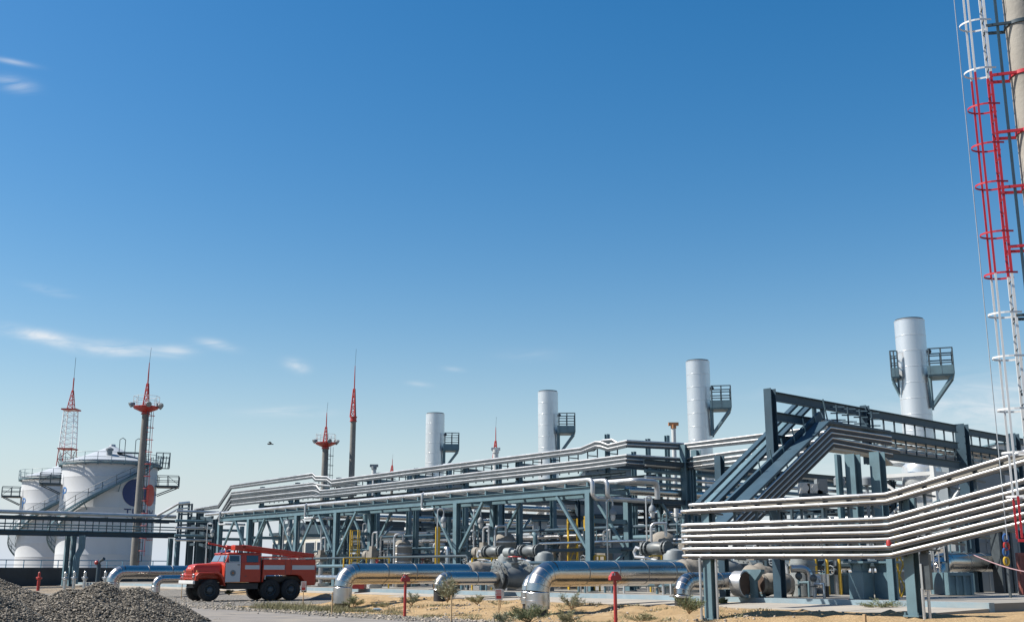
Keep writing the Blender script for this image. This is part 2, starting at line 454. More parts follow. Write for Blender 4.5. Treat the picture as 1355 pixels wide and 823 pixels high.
def heap(c, rx, ry, h, nrock, label, seed, peaks=((0,0,1),), rot=0):
    random.seed(seed); mb = MB(); ca, sa = math.cos(rot), math.sin(rot)
    def hz(x, y):
        z_ = 0
        for qx, qy, k in peaks:
            d = math.hypot((x-qx)/rx, (y-qy)/ry)
            z_ = max(z_, k*h*max(0, 1-d)**.92 if d > .12 else k*h*(.93 - .5*d*d/.12*.6))
        return z_ + .07*nse(x+seed, y, 1.2) * min(1, z_*3)
    n = 46; ext = 1.35
    for j in range(n+1):
        for i in range(n+1):
            x = (i/n*2-1)*rx*ext; y = (j/n*2-1)*ry*ext
            mb.v.append(V(c) + V((x*ca-y*sa, x*sa+y*ca, hz(x, y) - .05)))
    for j in range(n):
        for i in range(n):
            mb.f.append([j*(n+1)+i, j*(n+1)+i+1, (j+1)*(n+1)+i+1, (j+1)*(n+1)+i]); mb.m.append(0)
    k = 0
    while k < nrock:
        x = random.uniform(-1, 1)*rx*1.3; y = random.uniform(-1, 1)*ry*1.3; z_ = hz(x, y)
        if z_ < .02 and random.random() < .93: continue
        r = .018 + .034*random.random()**2.6
        rock(mb, V(c) + V((x*ca-y*sa, x*sa+y*ca, z_ - r*.15)), r); k += 1
    mb.thing('gravel_heap', label, 'gravel heap', STONE, 'heaps of crushed stone', smooth=False, org=V(c))
heap((-13.0, 36.6, 0), 2.5, 2.6, 1.38, 15000, 'broad pointed heap of grey crushed stone in front of the red fire truck', 3, ((0.0,0,.95),(.9,.2,.84),(-.9,-.3,.80)))
heap((-18.9, 40.8, 0), 3.6, 2.3, 1.75, 10000, 'long ridge of crushed stone behind the other heaps at the picture edge', 4, ((-1.2,.3,.9),(.2,.1,.84),(1.3,-.1,.62)))
heap((-15.9, 34.2, 0), 2.2, 2.2, 1.35, 9000, 'low shaded mound of crushed stone in front of the long stone ridge', 5, ((-.3,0,.92),(.3,-.2,.85)))
# loose pebbles along the road edge and beside the truck track
random.seed(21); gv = MB()
k = 0
while k < 3800:
    a = random.uniform(-30, 14); b = random.gauss(-13.3, .7) if random.random() < .6 else random.uniform(-14, -7)
    if a > -6 and b > -12.2 and random.random() < .93: continue
    p = ab(a, b); r = .02 + .05*random.random()**3
    rock(gv, V((p.x, p.y, max(gh(p.x, p.y), 0) + r*.3)), r); k += 1
while k < 5600:
    a = random.uniform(-7, 22); b = random.uniform(-13, -4.4)
    if nse(a, b, .35, 17) < -.05 + .25*random.random(): continue
    p = ab(a, b); r = .015 + .045*random.random()**3
    rock(gv, V((p.x, p.y, gh(p.x, p.y) + r*.25)), r); k += 1
PEBBLE = M('pebble', (.36, .31, .25), .9, 0, .35, 8)
gv.struct('gravel', PEBBLE, 'stuff', smooth=False)

# ------------------------------------------------------------------ plants
def leafm(n, c): return M(n, c, .75, 0, .35, 6)
GRASSM = leafm('dry_grass', (.235, .215, .105)); SHRUBM = leafm('grey_green_shrub', (.235, .24, .15)); GREENM = leafm('green_shrub', (.15, .17, .075))
def blade(mb, p, d, L_, w):
    side = d.cross(V((random.uniform(-1,1), random.uniform(-1,1), .1))).normalized()*w
    m = p + d*L_*.55; t = p + d*L_ + V((d.x, d.y, -.25))*L_*.25
    n = len(mb.v); mb.v += [p-side, p+side, m+side*.7, m-side*.7, t]
    mb.f += [[n, n+1, n+2, n+3], [n+3, n+2, n+4]]; mb.m += [0, 0]
def shrub(p, r, h, nb, label, mat, grp='shrubs on the sand embankment'):
    t = T('shrub', label, 'shrub', p, grp)
    st = MB(); fo = MB()
    for i in range(max(10, nb//45)):
        an = random.uniform(0, 6.283); tl = random.uniform(.15, .95)
        tip = V(p) + V((math.cos(an)*r*tl, math.sin(an)*r*tl, h*random.uniform(.6, 1)*(1.05-.55*tl*tl)))
        st.tube([V(p), (V(p)+tip)/2 + V((0,0,h*.12)), tip], [.012, .008, .004], 4, False)
        for k in range(75):
            f = random.uniform(.3, 1.02); q = V(p).lerp(tip, f) + V((random.gauss(0,.07*r), random.gauss(0,.07*r), random.gauss(.03,.06*h)))
            d = V((random.gauss(0,.5)+.4*math.cos(an), random.gauss(0,.5)+.4*math.sin(an), random.uniform(.2,1))).normalized()
            blade(fo, q, d, random.uniform(.05,.14)*(.6+h), .006+.004*h)
    st.build('stem', WOODM, t); fo.build('foliage', mat, t, smooth=False)
random.seed(11)
def gpt(px, py):       # the ground point a sight line meets
    z_ = 0
    for _ in range(6):
        p = onZ(px, py, z_); z_ = gh(p.x, p.y)
    return p
shr = [(592,797,.75,1.15,900,'tall dry grey shrub beside the small black pipe foot',SHRUBM),
 (632,800,.5,.45,420,'low olive shrub to the right of the tall dry shrub',GRASSM),
 (757,806,.6,.62,480,'pale sparse shrub on the sand just right of the nearest big elbow',SHRUBM),
 (700,824,1.0,.62,1000,'wide green shrub at the foot of the nearest big silver elbow',GREENM),
 (748,827,.6,.5,480,'dark olive shrub in the shade beside the nearest big elbow',GRASSM),
 (668,826,.5,.42,420,'small shrub under the little warning sign on its stake',SHRUBM),
 (912,812,.6,.62,620,'deep green shrub at the black foot of the right hand pipe',GREENM),
 (958,801,.35,.3,260,'tiny green shrub just beyond the nearest steel support post',GREENM),
 (848,824,.6,.34,420,'low green shrub on the sand right of the red marker post',GRASSM),
 (1166,807,.8,.42,520,'flat dark shrub at the apron edge under the pipe bundle',GREENM),
 (545,801,.45,.55,420,'bushy grey shrub behind the far red marker post',SHRUBM),
 (500,806,.6,.42,480,'low green shrub between the farther big elbow and red post',GRASSM),
 (468,803,.5,.5,420,'dark shrub tucked against the shaded inner pipe foot',GREENM),
 (303,787,.3,.35,260,'small green shrub glimpsed under the fire truck',GREENM)]
for px, py, r, h, nb_, lab, mat in shr: shrub(gpt(px, py), r, h*.85, nb_, lab, mat)
gr = MB()
k = 0
while k < 7200:
    a = random.uniform(-9, 8); b = random.gauss(-11.4, .75)
    p = ab(a, b)
    if nse(p.x, p.y, .55, 2) + .35*math.cos((a+1)*.45) < -.02: continue
    p.z = gh(p.x, p.y) - .01
    an = random.uniform(0, 6.283); sp = random.uniform(.1, .7)
    blade(gr, p, V((math.cos(an)*sp, math.sin(an)*sp, 1)).normalized(), random.uniform(.10, .30)*(1.3 if nse(p.x, p.y, .9, 31) > .15 else .75), .008); k += 1
while k < 10400:
    a = random.uniform(3, 20); b = random.uniform(-13, -5); p = ab(a, b)
    if nse(p.x, p.y, .8, 12) < .28: continue
    p.z = gh(p.x, p.y) - .01; an = random.uniform(0, 6.283)
    blade(gr, p, V((math.cos(an)*.5, math.sin(an)*.5, 1)).normalized(), random.uniform(.06, .18), .010); k += 1
gr.struct('grass', GRASSM, 'stuff', smooth=False)
# ------------------------------------------------------------------ storage tanks
def text_mesh(s, size):
    c = bpy.data.curves.new('txt', 'FONT'); c.body = s; c.size = size; c.align_x = 'CENTER'; c.resolution_u = 3
    o = bpy.data.objects.new('txt', c); COL.objects.link(o)
    bpy.context.view_layer.update()
    me = o.evaluated_get(bpy.context.evaluated_depsgraph_get()).to_mesh()
    vs = [v.co.copy() for v in me.vertices]; fs = [list(p.vertices) for p in me.polygons]
    bpy.data.objects.remove(o); bpy.data.curves.remove(c)
    return vs, fs
def tank(c, R, H, label, logo):
    f = V((-c.x, -c.y, 0)).normalized(); r = V((-f.y, f.x, 0))
    def dirn(t): t = math.radians(t); return f*math.cos(t) + r*math.sin(t)
    def P(t, rad, z): return V((c.x, c.y, 0)) + dirn(t)*rad + Z*z
    t = T('storage_tank', label, 'storage tank', (c.x, c.y, 0), 'white storage tanks')
    s = MB(); prof = []
    for k in range(9):
        z0 = H*k/8
        prof += [(R, z0 + .03), (R, z0 + H/8 - .03), (R+.012, z0 + H/8 - .02), (R+.012, z0+H/8)]
    s.lathe((c.x, c.y, 0), prof[:-4], 96, cap1=True); s.build('shell', TANKW, t, sharp=25)
    s = MB(); s.lathe((c.x, c.y, H+.004), [(R+.16, 0), (R+.16, .14), (R*.98, .18), (R*.5, 1.05), (.35, 2.05), (.3, 2.3)], 64); s.build('roof', ROOFM, t)
    s = MB()
    for rr in (R+.2, R+.38): s.lathe((c.x, c.y, H-.30), [(rr, 0), (rr+.05, .0), (rr+.05, .16), (rr, .16)], 64, cap0=False, cap1=False)
    for k in range(90): s.beam(P(k*4, R+.26, H-.22), P(k*4, R+.37, H-.22), .05, .05)
    for k in range(24): s.beam(P(k*15, R+.03, H-.36), P(k*15, R+.40, H-.36), .06, .08)
    s.build('walkway', STEEL, t)
    s = MB()
    for hh in (.55, 1.1): s.tube([P(a, R+.42, H-.15+hh) for a in range(0, 361, 8)], .026, 5)
    s.tube([P(a, R+.42, H-.15) for a in range(0, 361, 8)], .05, 5)
    for k in range(24): s.beam(P(k*15, R+.42, H-.15), P(k*15, R+.42, H+.96), .05, .05)
    s.build('railing', STEEL, t)
    # spiral stair
    s = MB(); rl = MB()
    def sz(a): return H - .45 - (46-a)*(H-.45)/232.0
    angs = [46 - k*2.2 for k in range(105)]
    for rad in (R+.10, R+1.0):
        for i in range(len(angs)-1):
            s.beam(P(angs[i], rad, sz(angs[i])), P(angs[i+1], rad, sz(angs[i+1])), .05, .24)
    for i in range(0, len(angs)):
        a = angs[i]; s.beam(P(a, R+.12, sz(a)+.02), P(a, R+.98, sz(a)+.02), .26, .04)
    for hh in (.55, 1.05):
        rl.tube([P(a, R+1.0, sz(a)+hh) for a in angs[::2]], .03, 5)
    for a in angs[::6]: rl.beam(P(a, R+1.0, sz(a)), P(a, R+1.0, sz(a)+1.05), .05, .05)
    for a in angs[::16]: s.beam(P(a, R+.02, sz(a)-.9), P(a, R+.98, sz(a)-.1), .07, .07)
    s.build('spiral_stair', STEEL, t); rl.build('stair_railing', STEELD, t)
    # side platforms
    for a0, zz, ln in ((84, H-2.3, 2.4), (-86, H-2.3, 2.2)):
        d = dirn(a0); e = Z.cross(d); s = MB(); b = P(a0, R+.02, zz)
        s.quadbox(b + d*ln/2 - Z*.09, d*(ln/2), e*1.2, Z*.09)
        for k in (-1, 1): s.beam(b + e*1.1*k + d*ln*.9 - Z*.18, b + e*1.1*k - Z*1.1, .1, .1)
        s.build('side_platform', STEELD, t)
        s = MB()
        for hh in (.55, 1.1): s.tube([b - e*1.18 + Z*hh, b - e*1.18 + d*ln + Z*hh, b + e*1.18 + d*ln + Z*hh, b + e*1.18 + Z*hh], .04, 5)
        for k in (-1.18, 0, 1.18):
            for q in (ln*.05, ln*.5, ln):
                if k == 0 and q < ln: continue
                s.beam(b + e*k + d*q, b + e*k + d*q + Z*1.1, .06, .06)
        s.beam(b - e*1.18 + d*ln*.5 + Z*1.1, b - e*1.18 + d*ln + Z*.1, .05, .05)
        s.build('platform_railing', STEELD, t)
    # roof gear
    s = MB(); q = P(15, R*.55, H+.7)
    for k in (0, 1):
        o = r*(1.7*k)
        for j in (0, 1): s.tube([q + o + r*.6*j, q + o + r*.6*j + Z*1.9], .04, 5)
        s.tube([q + o + Z*1.9, q + o + r*.3 + Z*2.1, q + o + r*.6 + Z*1.9], .04, 5)
    s.beam(q - r*.2 + Z*.45, q + r*2.6 + Z*.45, .9, .12)
    for k in range(6): s.beam(q + r*(.5) + f*(.3*k) - Z*(.16*k), q + r*1.6 + f*(.3*k) - Z*(.16*k), .2, .04)
    for k in range(4): s.beam(q + r*(2.5 + .5*k) - Z*(.2 + .28*k) , q + r*(2.5+.5*k) + Z*(.6 - .28*k), .05, .05)
    s.build('roof_stair', STEELD, t)
    s = MB(); v = P(-5, R*.62, H+.55); s.cyl(v, v + Z*.75, .3); s.lathe(v + Z*.75, [(.42, 0), (.42, .2), (.1, .4)], 16); s.build('roof_vent', GREYP, t)
    s = MB(); b = P(82, R+.5, H-.3)
    for x in (-1, 0, 1):
        for y in (-1, 1): s.beam(b + r*.75*x + f*.5*y, b + r*.75*x + f*.5*y + Z*1.75, .07, .07)
    for zz in (0, .6, 1.2, 1.75):
        for y in (-1, 1): s.beam(b - r*.78 + f*.5*y + Z*zz, b + r*.78 + f*.5*y + Z*zz, .05, .05)
    for k in range(5): s.beam(b + r*(-.6 + .3*k), b + r*(-.5 + .3*k) + Z*1.4, .12, .05)
    s.build('foam_pipe_cage', STEELD, t)
    def disc(name, a0, z0, rad, mat, off):
        s = MB(); n = 28; cx_ = []
        s.v.append(P(a0, R+off, z0))
        for ring in (.34, .67, 1.0):
            for j in range(n):
                an = 2*math.pi*j/n
                s.v.append(P(a0 + math.degrees(math.cos(an)*rad*ring/R), R+off, z0 + math.sin(an)*rad*ring))
        for j in range(n): s.f.append([0, 1+j, 1+(j+1) % n]); s.m.append(0)
        for q in range(2):
            for j in range(n): s.f.append([1+q*n+j, 1+(q+1)*n+j, 1+(q+1)*n+(j+1) % n, 1+q*n+(j+1) % n]); s.m.append(0)
        s.build(name, mat, t)
    def word(txt, a0, z0, size, mat):
        vs, fs = text_mesh(txt, size); s = MB()
        for v in vs: s.v.append(P(a0 + math.degrees(v.x/R), R+.03, z0 + v.y))
        s.f = fs; s.m = [0]*len(fs); s.build('lettering', mat, t, smooth=False)
    BLT = bpy.data.materials.get('letter_blue') or M('letter_blue', (.05, .20, .50), .5, 0, .05)
    if logo:
        disc('logo_disc', 32.5, 10.0, 1.5, NAVY, .034); disc('logo_disc', 58, 9.85, 1.2, BRICKR, .03)
        word('TKS', 33, 7.25, 1.45, NAVY); word('NM', 58, 7.25, 1.45, NAVY); word('ILEO', 66, 4.9, 1.15, BRICKR); word('KI', 80, 9.0, 2.0, BLT)
    word('P', -64, 9.3, 1.9, BLT)
    return t
c1 = onY(136.5, 745, 128); tank(V((c1.x, c1.y, 0)), 5.12, 13.35, 'nearer white storage tank with blue and red discs painted on its side', True)
c2 = onY(76, 745, 147); tank(V((c2.x, c2.y, 0)), 5.12, 13.2, 'farther white storage tank half hidden behind the tank with the discs', False)

# bund wall and blue rail in front of the tanks
s = MB(); q0 = onY(-60, 757, 100); q1 = onY(250, 757, 116); q0.z = q1.z = 0
s.beam(q0 + Z*.95, q1 + Z*.95, .3, 1.9); s.thing('bund_wall', 'low dark retaining wall in front of the two white tanks', 'wall', BUNDM)
s = MB(); rp0 = onY(-40, 740, 104); rp1 = onY(222, 742, 118)
for k in range(13):
    p = rp0.lerp(rp1, k/12); s.beam(V((p.x, p.y, 0)), p, .07, .07)
s.tube([rp0, rp1], .05, 6); s.tube([rp0 - Z*.45, rp1 - Z*.45], .03, 5)
s.thing('guard_rail', 'thin pale blue guard rail above the dark bund wall', 'railing', M('pale_blue_paint', (.16, .33, .45), .5))

# ------------------------------------------------------------------ floodlight masts and lightning rods
def lattice(mb, p, z0, z1, w0, w1, n, sides=4, r=.05, rb=.03):
    def cn(k, z, w): an = 2*math.pi*(k+.5)/sides; return V((p.x + math.cos(an)*w*.7, p.y + math.sin(an)*w*.7, z))
    for i in range(n):
        ta, tb = i/n, (i+1)/n; za, zb = z0+(z1-z0)*ta, z0+(z1-z0)*tb; wa, wb = w0+(w1-w0)*ta, w0+(w1-w0)*tb
        for k in range(sides):
            mb.beam(cn(k, za, wa), cn(k, zb, wb), r*2, r*2, U)
            mb.beam(cn(k, za, wa), cn((k+1) % sides, zb, wb), rb*2, rb*2)
            mb.beam(cn(k, zb, wb), cn((k+1) % sides, zb, wb), rb*2, rb*2)
def mast(px, py, Y, ztop, r0, r1, sp, label, plat=True, base=0.0):
    b = onY(px, py, Y); b.z = base
    t = T('floodlight_mast' if plat else 'lightning_mast', label, 'floodlight mast' if plat else 'lightning mast', b, 'tall slender masts with red tops')
    s = MB(); s.lathe(b, [(r0, 0), (r1, ztop-base)], 20); s.build('pole', MASTC, t)
    s = MB(); lattice(s, b, ztop+.02, ztop + sp*.55, .55 if plat else .60, .15, 5, 3, .045 if plat else .065, .025 if plat else .035)
    s.tube([b + Z*(ztop-base+sp*.52), b + Z*(ztop-base+sp*.78), b + Z*(ztop-base+sp)], [.075, .065, .04], 8)
    s.lathe(b + Z*(ztop-base-.55), [(r1+.12, 0), (r1+.12, .1), (r1+.05, .12), (r1+.05, .5), (r1+.12, .52), (r1+.12, .64)], 16)
    s.build('lattice_spire', RED, t)
    s = MB(); s.tube([b + Z*(ztop-base+sp), b + Z*(ztop-base+sp*1.33) + V((.08, 0, 0))], .018, 5); s.build('whip', DARK, t)
    if plat:
        s = MB(); n = 8
        ring = lambda rad, z: [b + V((math.cos(2*math.pi*(k+.5)/n)*rad, math.sin(2*math.pi*(k+.5)/n)*rad, z-base)) for k in range(n+1)]
        s.lathe(b + Z*(ztop-base-.02), [(.45, -.3), (1.25, .05), (1.3, .22), (1.25, .26), (.45, .26)], 8, cap0=False, cap1=False)
        R0 = ring(1.3, ztop+.2)
        for k in range(4): s.beam(R0[2*k]+(R0[2*k]-b).normalized()*.0, b + Z*(ztop-base-.25), .09, .12)
        s.build('platform', RED, t)
        s = MB()
        for hh in (.55, 1.05): s.tube(ring(1.25, ztop+.2+hh), .02, 4)
        for q in ring(1.25, ztop+.2)[:-1]: s.beam(q, q + Z*1.05, .04, .04)
        s.build('railing', WHITE, t)
        for k, an in enumerate((-2.6, -1.1, -.1, .6)):
            d = V((math.cos(an), math.sin(an), 0)); q = b + Z*(ztop-base+.42) + d*1.35
            s = MB(); s.lathe(q, [(.1, -.1), (.26, .1), (.28, .3)], 12, d - Z*.6); s.beam(q, q - d*.25, .08, .3); s.build('floodlight', GREYP, t)
    # caged ladder up the pole
    if not plat: return t
    d = V((.8, -.6, 0)); e = V((.6, .8, 0)); s = MB(); hoops = MB(); hoops.beam(V((b.x, b.y, base+3)) + d*(r0+.98), V((b.x, b.y, ztop-.4)) + d*(r1+.98), .035, .035)
    z0, z1 = base + 2.5, ztop - .3
    for k in (-1, 1): s.beam(V((b.x, b.y, z0)) + d*(r0+.32) + e*.22*k, V((b.x, b.y, z1)) + d*(r1+.32) + e*.22*k, .05, .05)
    for i in range(int((z1-z0)/.6)):
        z_ = z0 + .6*i; f = (z_-base)/(ztop-base); rr = r0 + (r1-r0)*f + .32
        s.beam(V((b.x, b.y, z_)) + d*rr - e*.22, V((b.x, b.y, z_)) + d*rr + e*.22, .03, .03)
        if i % 3 == 0: hoops.beam(V((b.x, b.y, z_)) + d*(rr-.35), V((b.x, b.y, z_)) + d*(rr+.02), .05, .05)
    lad = s.build('ladder', STEELD, t)
    for i in range(int((z1-z0)/1.2)):
        z_ = z0 + 1.2*i + 1; f = (z_-base)/(ztop-base); rr = r0 + (r1-r0)*f + .32
        hoops.tube([V((b.x, b.y, z_)) + d*(rr + .33 - .33*math.cos(an)) + e*.33*math.sin(an) for an in [x*.5236 for x in range(-0, 13)]], .022, 4, False)
    hoops.build('ladder_cage', RED if plat and Y < 120 else STEELD, t)
    return t
def zt(px, py, Y): return onY(px, py, Y).z
mast(178, 745, 112, zt(196, 541, 112), .45, .33, zt(199, 480, 112) - zt(199, 541, 112), 'tallest floodlight mast, standing in front of the tank with the discs')
mast(425, 745, 140, zt(429, 588, 140), .50, .38, zt(430, 546, 140) - zt(430, 588, 140), 'short looking floodlight mast with a red platform, left of a bare mast')
mast(461.5, 745, 140, zt(466, 552, 140), .42, .34, zt(468, 484, 140) - zt(468, 552, 140), 'mast without platform, its long red spire the tallest behind the pipe rack', False)
mast(655.5, 745, 165, zt(659.5, 606, 165), .42, .3, zt(660, 565, 165) - zt(660, 606, 165), 'far mast, only its red spire showing between the two left chimneys', False)
mast(516, 745, 230, zt(518, 626, 230), .4, .25, zt(518.6, 607, 230) - zt(518.6, 626, 230), 'farthest mast, a tiny red spire left of the leftmost chimney', False)

TOWERW = M('tower_white', (.95, .95, .95), .4, 0, .02)
b = onY(76, 745, 175); b.z = 0
t = T('lattice_tower', 'red and white open lattice tower rising behind the white tanks', 'lattice tower', b)
zq = [0, zt(79, 620, 175), zt(80, 594, 175), zt(83, 543, 175)]
s = MB(); lattice(s, b, zq[2], zq[3], 2.0, 1.6, 7, 4, .062, .026); s.build('white_section', TOWERW, t); s = MB(); lattice(s, b, 0, zq[1]-2, 3.2, 2.4, 6, 4, .08, .04); s.build('white_section', WHITE, t)
s = MB(); lattice(s, b, zq[1]-2, zq[2], 2.4, 2.0, 3, 4, .055, .03); s.box(b + Z*(zq[3]+.1), 2.3, 2.3, .2); s.box(b + Z*(zq[2]), 2.4, 2.4, .14); s.build('red_section', RED, t)
s = MB(); zs = zq[3]+.2; ztp = zt(86.5, 500, 175); lattice(s, b, zs, zs + (ztp-zs)*.6, 1.0, .2, 4, 3, .05, .03); s.tube([b + Z*(zs + (ztp-zs)*.55), b + Z*ztp], .10, 6); s.build('spire', RED, t)
s = MB(); s.tube([b + Z*ztp, b + Z*zt(89, 473, 175)], .03, 5); s.build('whip', DARK, t)

# ------------------------------------------------------------------ pipe bridge by the tanks
A0 = onY(0, 674, 98); A1 = onY(222, 681, 107.6)
zb = A0.z
bd = V((A1.x-A0.x, A1.y-A0.y, 0)).normalized(); bn = V((bd.y, -bd.x, 0))   # bn points to the camera
S = V((A0.x, A0.y, 0)) - bd*16; E = V((A1.x, A1.y, 0)) + bd*.6
br = T('pipe_bridge', 'raised steel pipe bridge crossing in front of the white tanks', 'pipe rack', S)
def Bp(p, z, o=0.0): return V((p.x, p.y, z)) + bn*o
Lb = (E-S).length
for o in (1.0, -1.0):
    s = MB(); s.ibeam(Bp(S, zb-.62, o), Bp(E, zb-.62, o), .22, .26); s.build('upper_beam', STEELD, br)
    s = MB(); s.ibeam(Bp(S, zb-1.95, o), Bp(E, zb-1.95, o), .24, .34); s.build('lower_beam', STEELD, br)
s = MB()
for i in range(int(Lb/1.25)):
    q = S + bd*(1.25*i)
    s.beam(Bp(q, zb-1.78, 1.0), Bp(q, zb-.75, 1.0), .07, .07); s.beam(Bp(q, zb-1.78, -1.0), Bp(q, zb-.75, -1.0), .07, .07)
    if i % 2 == 0: s.beam(Bp(q, zb-1.75, -1.0), Bp(q, zb-1.75, 1.0), .1, .1); s.beam(Bp(q, zb-.45, -1.0), Bp(q, zb-.45, 1.0), .08, .1)
s.build('cross_posts', STEELD, br)
for px, Yc in ((91, 101.8), (228.5, 107.9), (-80, 95)):
    q = onY(px, 745, Yc); q.z = 0
    for o in (.8, -.8):
        s = MB(); s.column(Bp(q, 0, o), Bp(q, zb-2.12, o), .38, .38, bd); s.build('column', STEEL, br)
for k, (zo, o, r, nm) in enumerate(((0, .5, .17, 'uppermost pipe, blue in the sky light'), (.02, -.6, .12, 'rear upper pipe'), (-1.0, .8, .06, 'middle thin pipe'), (-1.25, .8, .05, 'fourth thin pipe'), (-1.55, .8, .08, 'lowest front pipe'), (-1.55, .2, .09, 'lowest inner pipe'))):
    s = MB(); s.tube([Bp(S, zb-.17+zo, o), Bp(E, zb-.17+zo, o)], r, 12)
    s.thing('pipe', nm + ' of the bridge in front of the tanks', 'pipe', GALV if r > .1 else STEEL, 'pipes on the bridge by the tanks')
s = MB()
for k in range(4):
    q = onY(93 + 2.1*k, 745, 101.2); q.z = 0; s.tube([Bp(q, .5, .9), Bp(q, zb-4.0, .9), Bp(q + bd*.35, zb-3.2, .9), Bp(q + bd*.35, zb-2.1, .9)], .09, 8)
s.thing('riser_pipes', 'four bent riser pipes strapped to the bridge column by the tanks', 'riser pipes', STEEL)
# junction frame where the bridge meets the long rack
jf = T('pipe_junction', 'small steel frame where the tank bridge meets the long rack', 'pipe rack', Bp(E, 0))
s = MB(); J = [onY(236, 665, 106.5), onY(247, 667, 108.5), onY(236, 706, 106.5), onY(247, 706, 108.5)]
cc = []
for k, (px, Yq) in enumerate(((235.5, 106.5), (248, 108), (239, 109), (252, 110.5))):
    q = onY(px, 700, Yq); zt_ = onY(px, 666, Yq).z
    mb = MB(); mb.beam(V((q.x, q.y, zb-2.2)), V((q.x, q.y, zt_)), .16, .16, bd); mb.build('post', STEELD, jf); cc.append(V((q.x, q.y, zt_)))
for i, j in ((0,1),(0,2),(1,3),(2,3)):
    for dz in (0, -.9, -1.9, -2.6): s.beam(cc[i] + Z*(dz-.1), cc[j] + Z*(dz-.1), .12, .14)
s.build('cross_beams', STEELD, jf)
s = MB(); p = onY(204, 684, 106.4); q = onY(236, 666, 106.2); s.tube([p, q, cc[1] + Z*.1], .13, 8)
s.tube([p - Z*.5, q - Z*.5, cc[1] - Z*.4], .08, 8); s.build('ramped_pipe', GALV, jf)
# ------------------------------------------------------------------ lower rack: front girder on braced bents
LB = 4.0
def fa(px, b):                     # distance along the kerb of a sight line at depth b
    p = onb(px, 740, b); return to_ab(p.x, p.y)[0]
lowrack = T('pipe_rack', 'long low steel rack with light girder and knee braced columns', 'pipe rack', ab(-20, LB+1.4, PADZ))
gz0, gz1 = 5.48, 5.83
aL, aR = fa(288, LB), fa(783, LB)
for o in (0.0, 2.75):
    s = MB(); s.ibeam(ab(aL, LB+o, (gz0+gz1)/2), ab(aR, LB+o, (gz0+gz1)/2), .20, gz1-gz0, Z, .03, .02)
    n = 34
    for k in range(n+1):
        a = aL + (aR-aL)*k/n; q = ab(a, LB+o, (gz0+gz1)/2)
        s.beam(q - Z*(.14), q + Z*(.14), .022, .185, U)
    s.build('girder', STEEL, lowrack)
cols = [fa(px, LB) for px in (289, 328, 375, 444, 528, 605, 683, 780)]
cols = [fa(289, LB), fa(328, LB), fa(444, LB), fa(604, LB), fa(781, LB)]
cols = [cols[0], cols[1], (cols[1]+cols[2])/2+1, cols[2], cols[3], cols[4]]
for i, a in enumerate(cols):
    for o in (0, 2.75):
        s = MB(); s.column(ab(a, LB+o, PADZ), ab(a, LB+o, gz0-.004), .34, .34, W); s.box(ab(a, LB+o, PADZ+.02), .55, .55, .04, U); s.build('column', STEEL, lowrack)
        for sg in (-1, 1):
            if (i == 0 and sg < 0) or (i == len(cols)-1 and sg > 0): continue
            s = MB(); s.beam(ab(a + .17*sg, LB+o, 2.65), ab(a + 2.5*sg, LB+o, gz0-.02), .14, .14); s.build('knee_brace', STEEL, lowrack)
    for z in (2.6, 4.1, gz0+.12):
        s = MB(); s.beam(ab(a, LB+.18, z), ab(a, LB+2.57, z), .16, .22); s.build('cross_beam', STEEL, lowrack)
    s = MB(); s.beam(ab(a, LB+.2, PADZ+.5), ab(a, LB+2.5, 2.5), .1, .1); s.build('cross_brace', STEEL, lowrack)
s = MB()
for k in range(26):
    a = aL + 1 + (aR-aL-1.2)*k/25; s.beam(ab(a, LB+.1, gz1+.10), ab(a, LB+2.65, gz1+.10), .12, .18); s.beam(ab(a, LB, gz1+.004), ab(a, LB, gz1+.21), .10, .14, W)
s.build('pipe_support', STEEL, lowrack)
pr = .12
pz = gz1+.33
s = MB(); aE = fa(269, LB)
s.tube([ab(aE, LB, pz-.02), ab(aR-.25, LB, pz)] + elbow(ab(aR+.15, LB, pz), U, -Z, .28, 4)[1:] + [ab(aR+.15, LB, pz-.55)] + elbow(ab(aR+.15, LB, pz-.95), -Z, W, .28, 4) + [ab(aR+.15, LB+3.2, pz-.95)], pr, 14)
s.thing('pipe', 'bright front pipe on the long light girder, bending down at its right end', 'pipe', GALV, 'pipes on the low rack')
s = MB()
s.tube([ab(aL, LB+.9, pz), ab(aR-.1, LB+.9, pz)] + elbow(ab(aR+.3, LB+.9, pz), U, -Z, .28, 4)[1:] + [ab(aR+.3, LB+.9, pz-.5)] + elbow(ab(aR+.3, LB+.9, pz-.95), -Z, W, .28, 4) + [ab(aR+.3, LB+4, pz-.95)], .12, 12)
s.thing('pipe', 'second pipe on the low girder, its drop bend just behind the front one', 'pipe', GALV, 'pipes on the low rack')
s = MB()
s.tube([ab(aL, LB+2.1, pz), ab(aR+.7, LB+2.1, pz)] + elbow(ab(aR+1.1, LB+2.1, pz), U, W, .3, 4)[1:] + [ab(aR+1.1, LB+3.3, pz)] + elbow(ab(aR+1.1, LB+3.75, pz), W, -Z, .3, 4) + [ab(aR+1.1, LB+3.75, pz-.9)], .15, 12)
s.thing('pipe', 'rear pipe on the low girder with the farthest drop bend', 'pipe', GALV, 'pipes on the low rack')
for px, lab in ((290, 'left end'), (404, 'near the fire truck roof'), (560, 'above the black pipe foot')):
    a = fa(px, LB); s = MB()
    s.tube([ab(a, LB-.02, pz+.1)] + [ab(a, LB-.16, pz), ab(a, LB-.16, gz0-.1)] + elbow(ab(a, LB-.16, gz0-.25), -Z, U, .13, 3) + [ab(a+1.2, LB-.16, gz0-.25), ab(a+1.2, LB+1.5, gz0-.25)], .08, 10)
    s.thing('branch_pipe', 'thin branch pipe dropping from the front pipe, '+lab, 'pipe', GALV, 'branch pipes of the low rack')

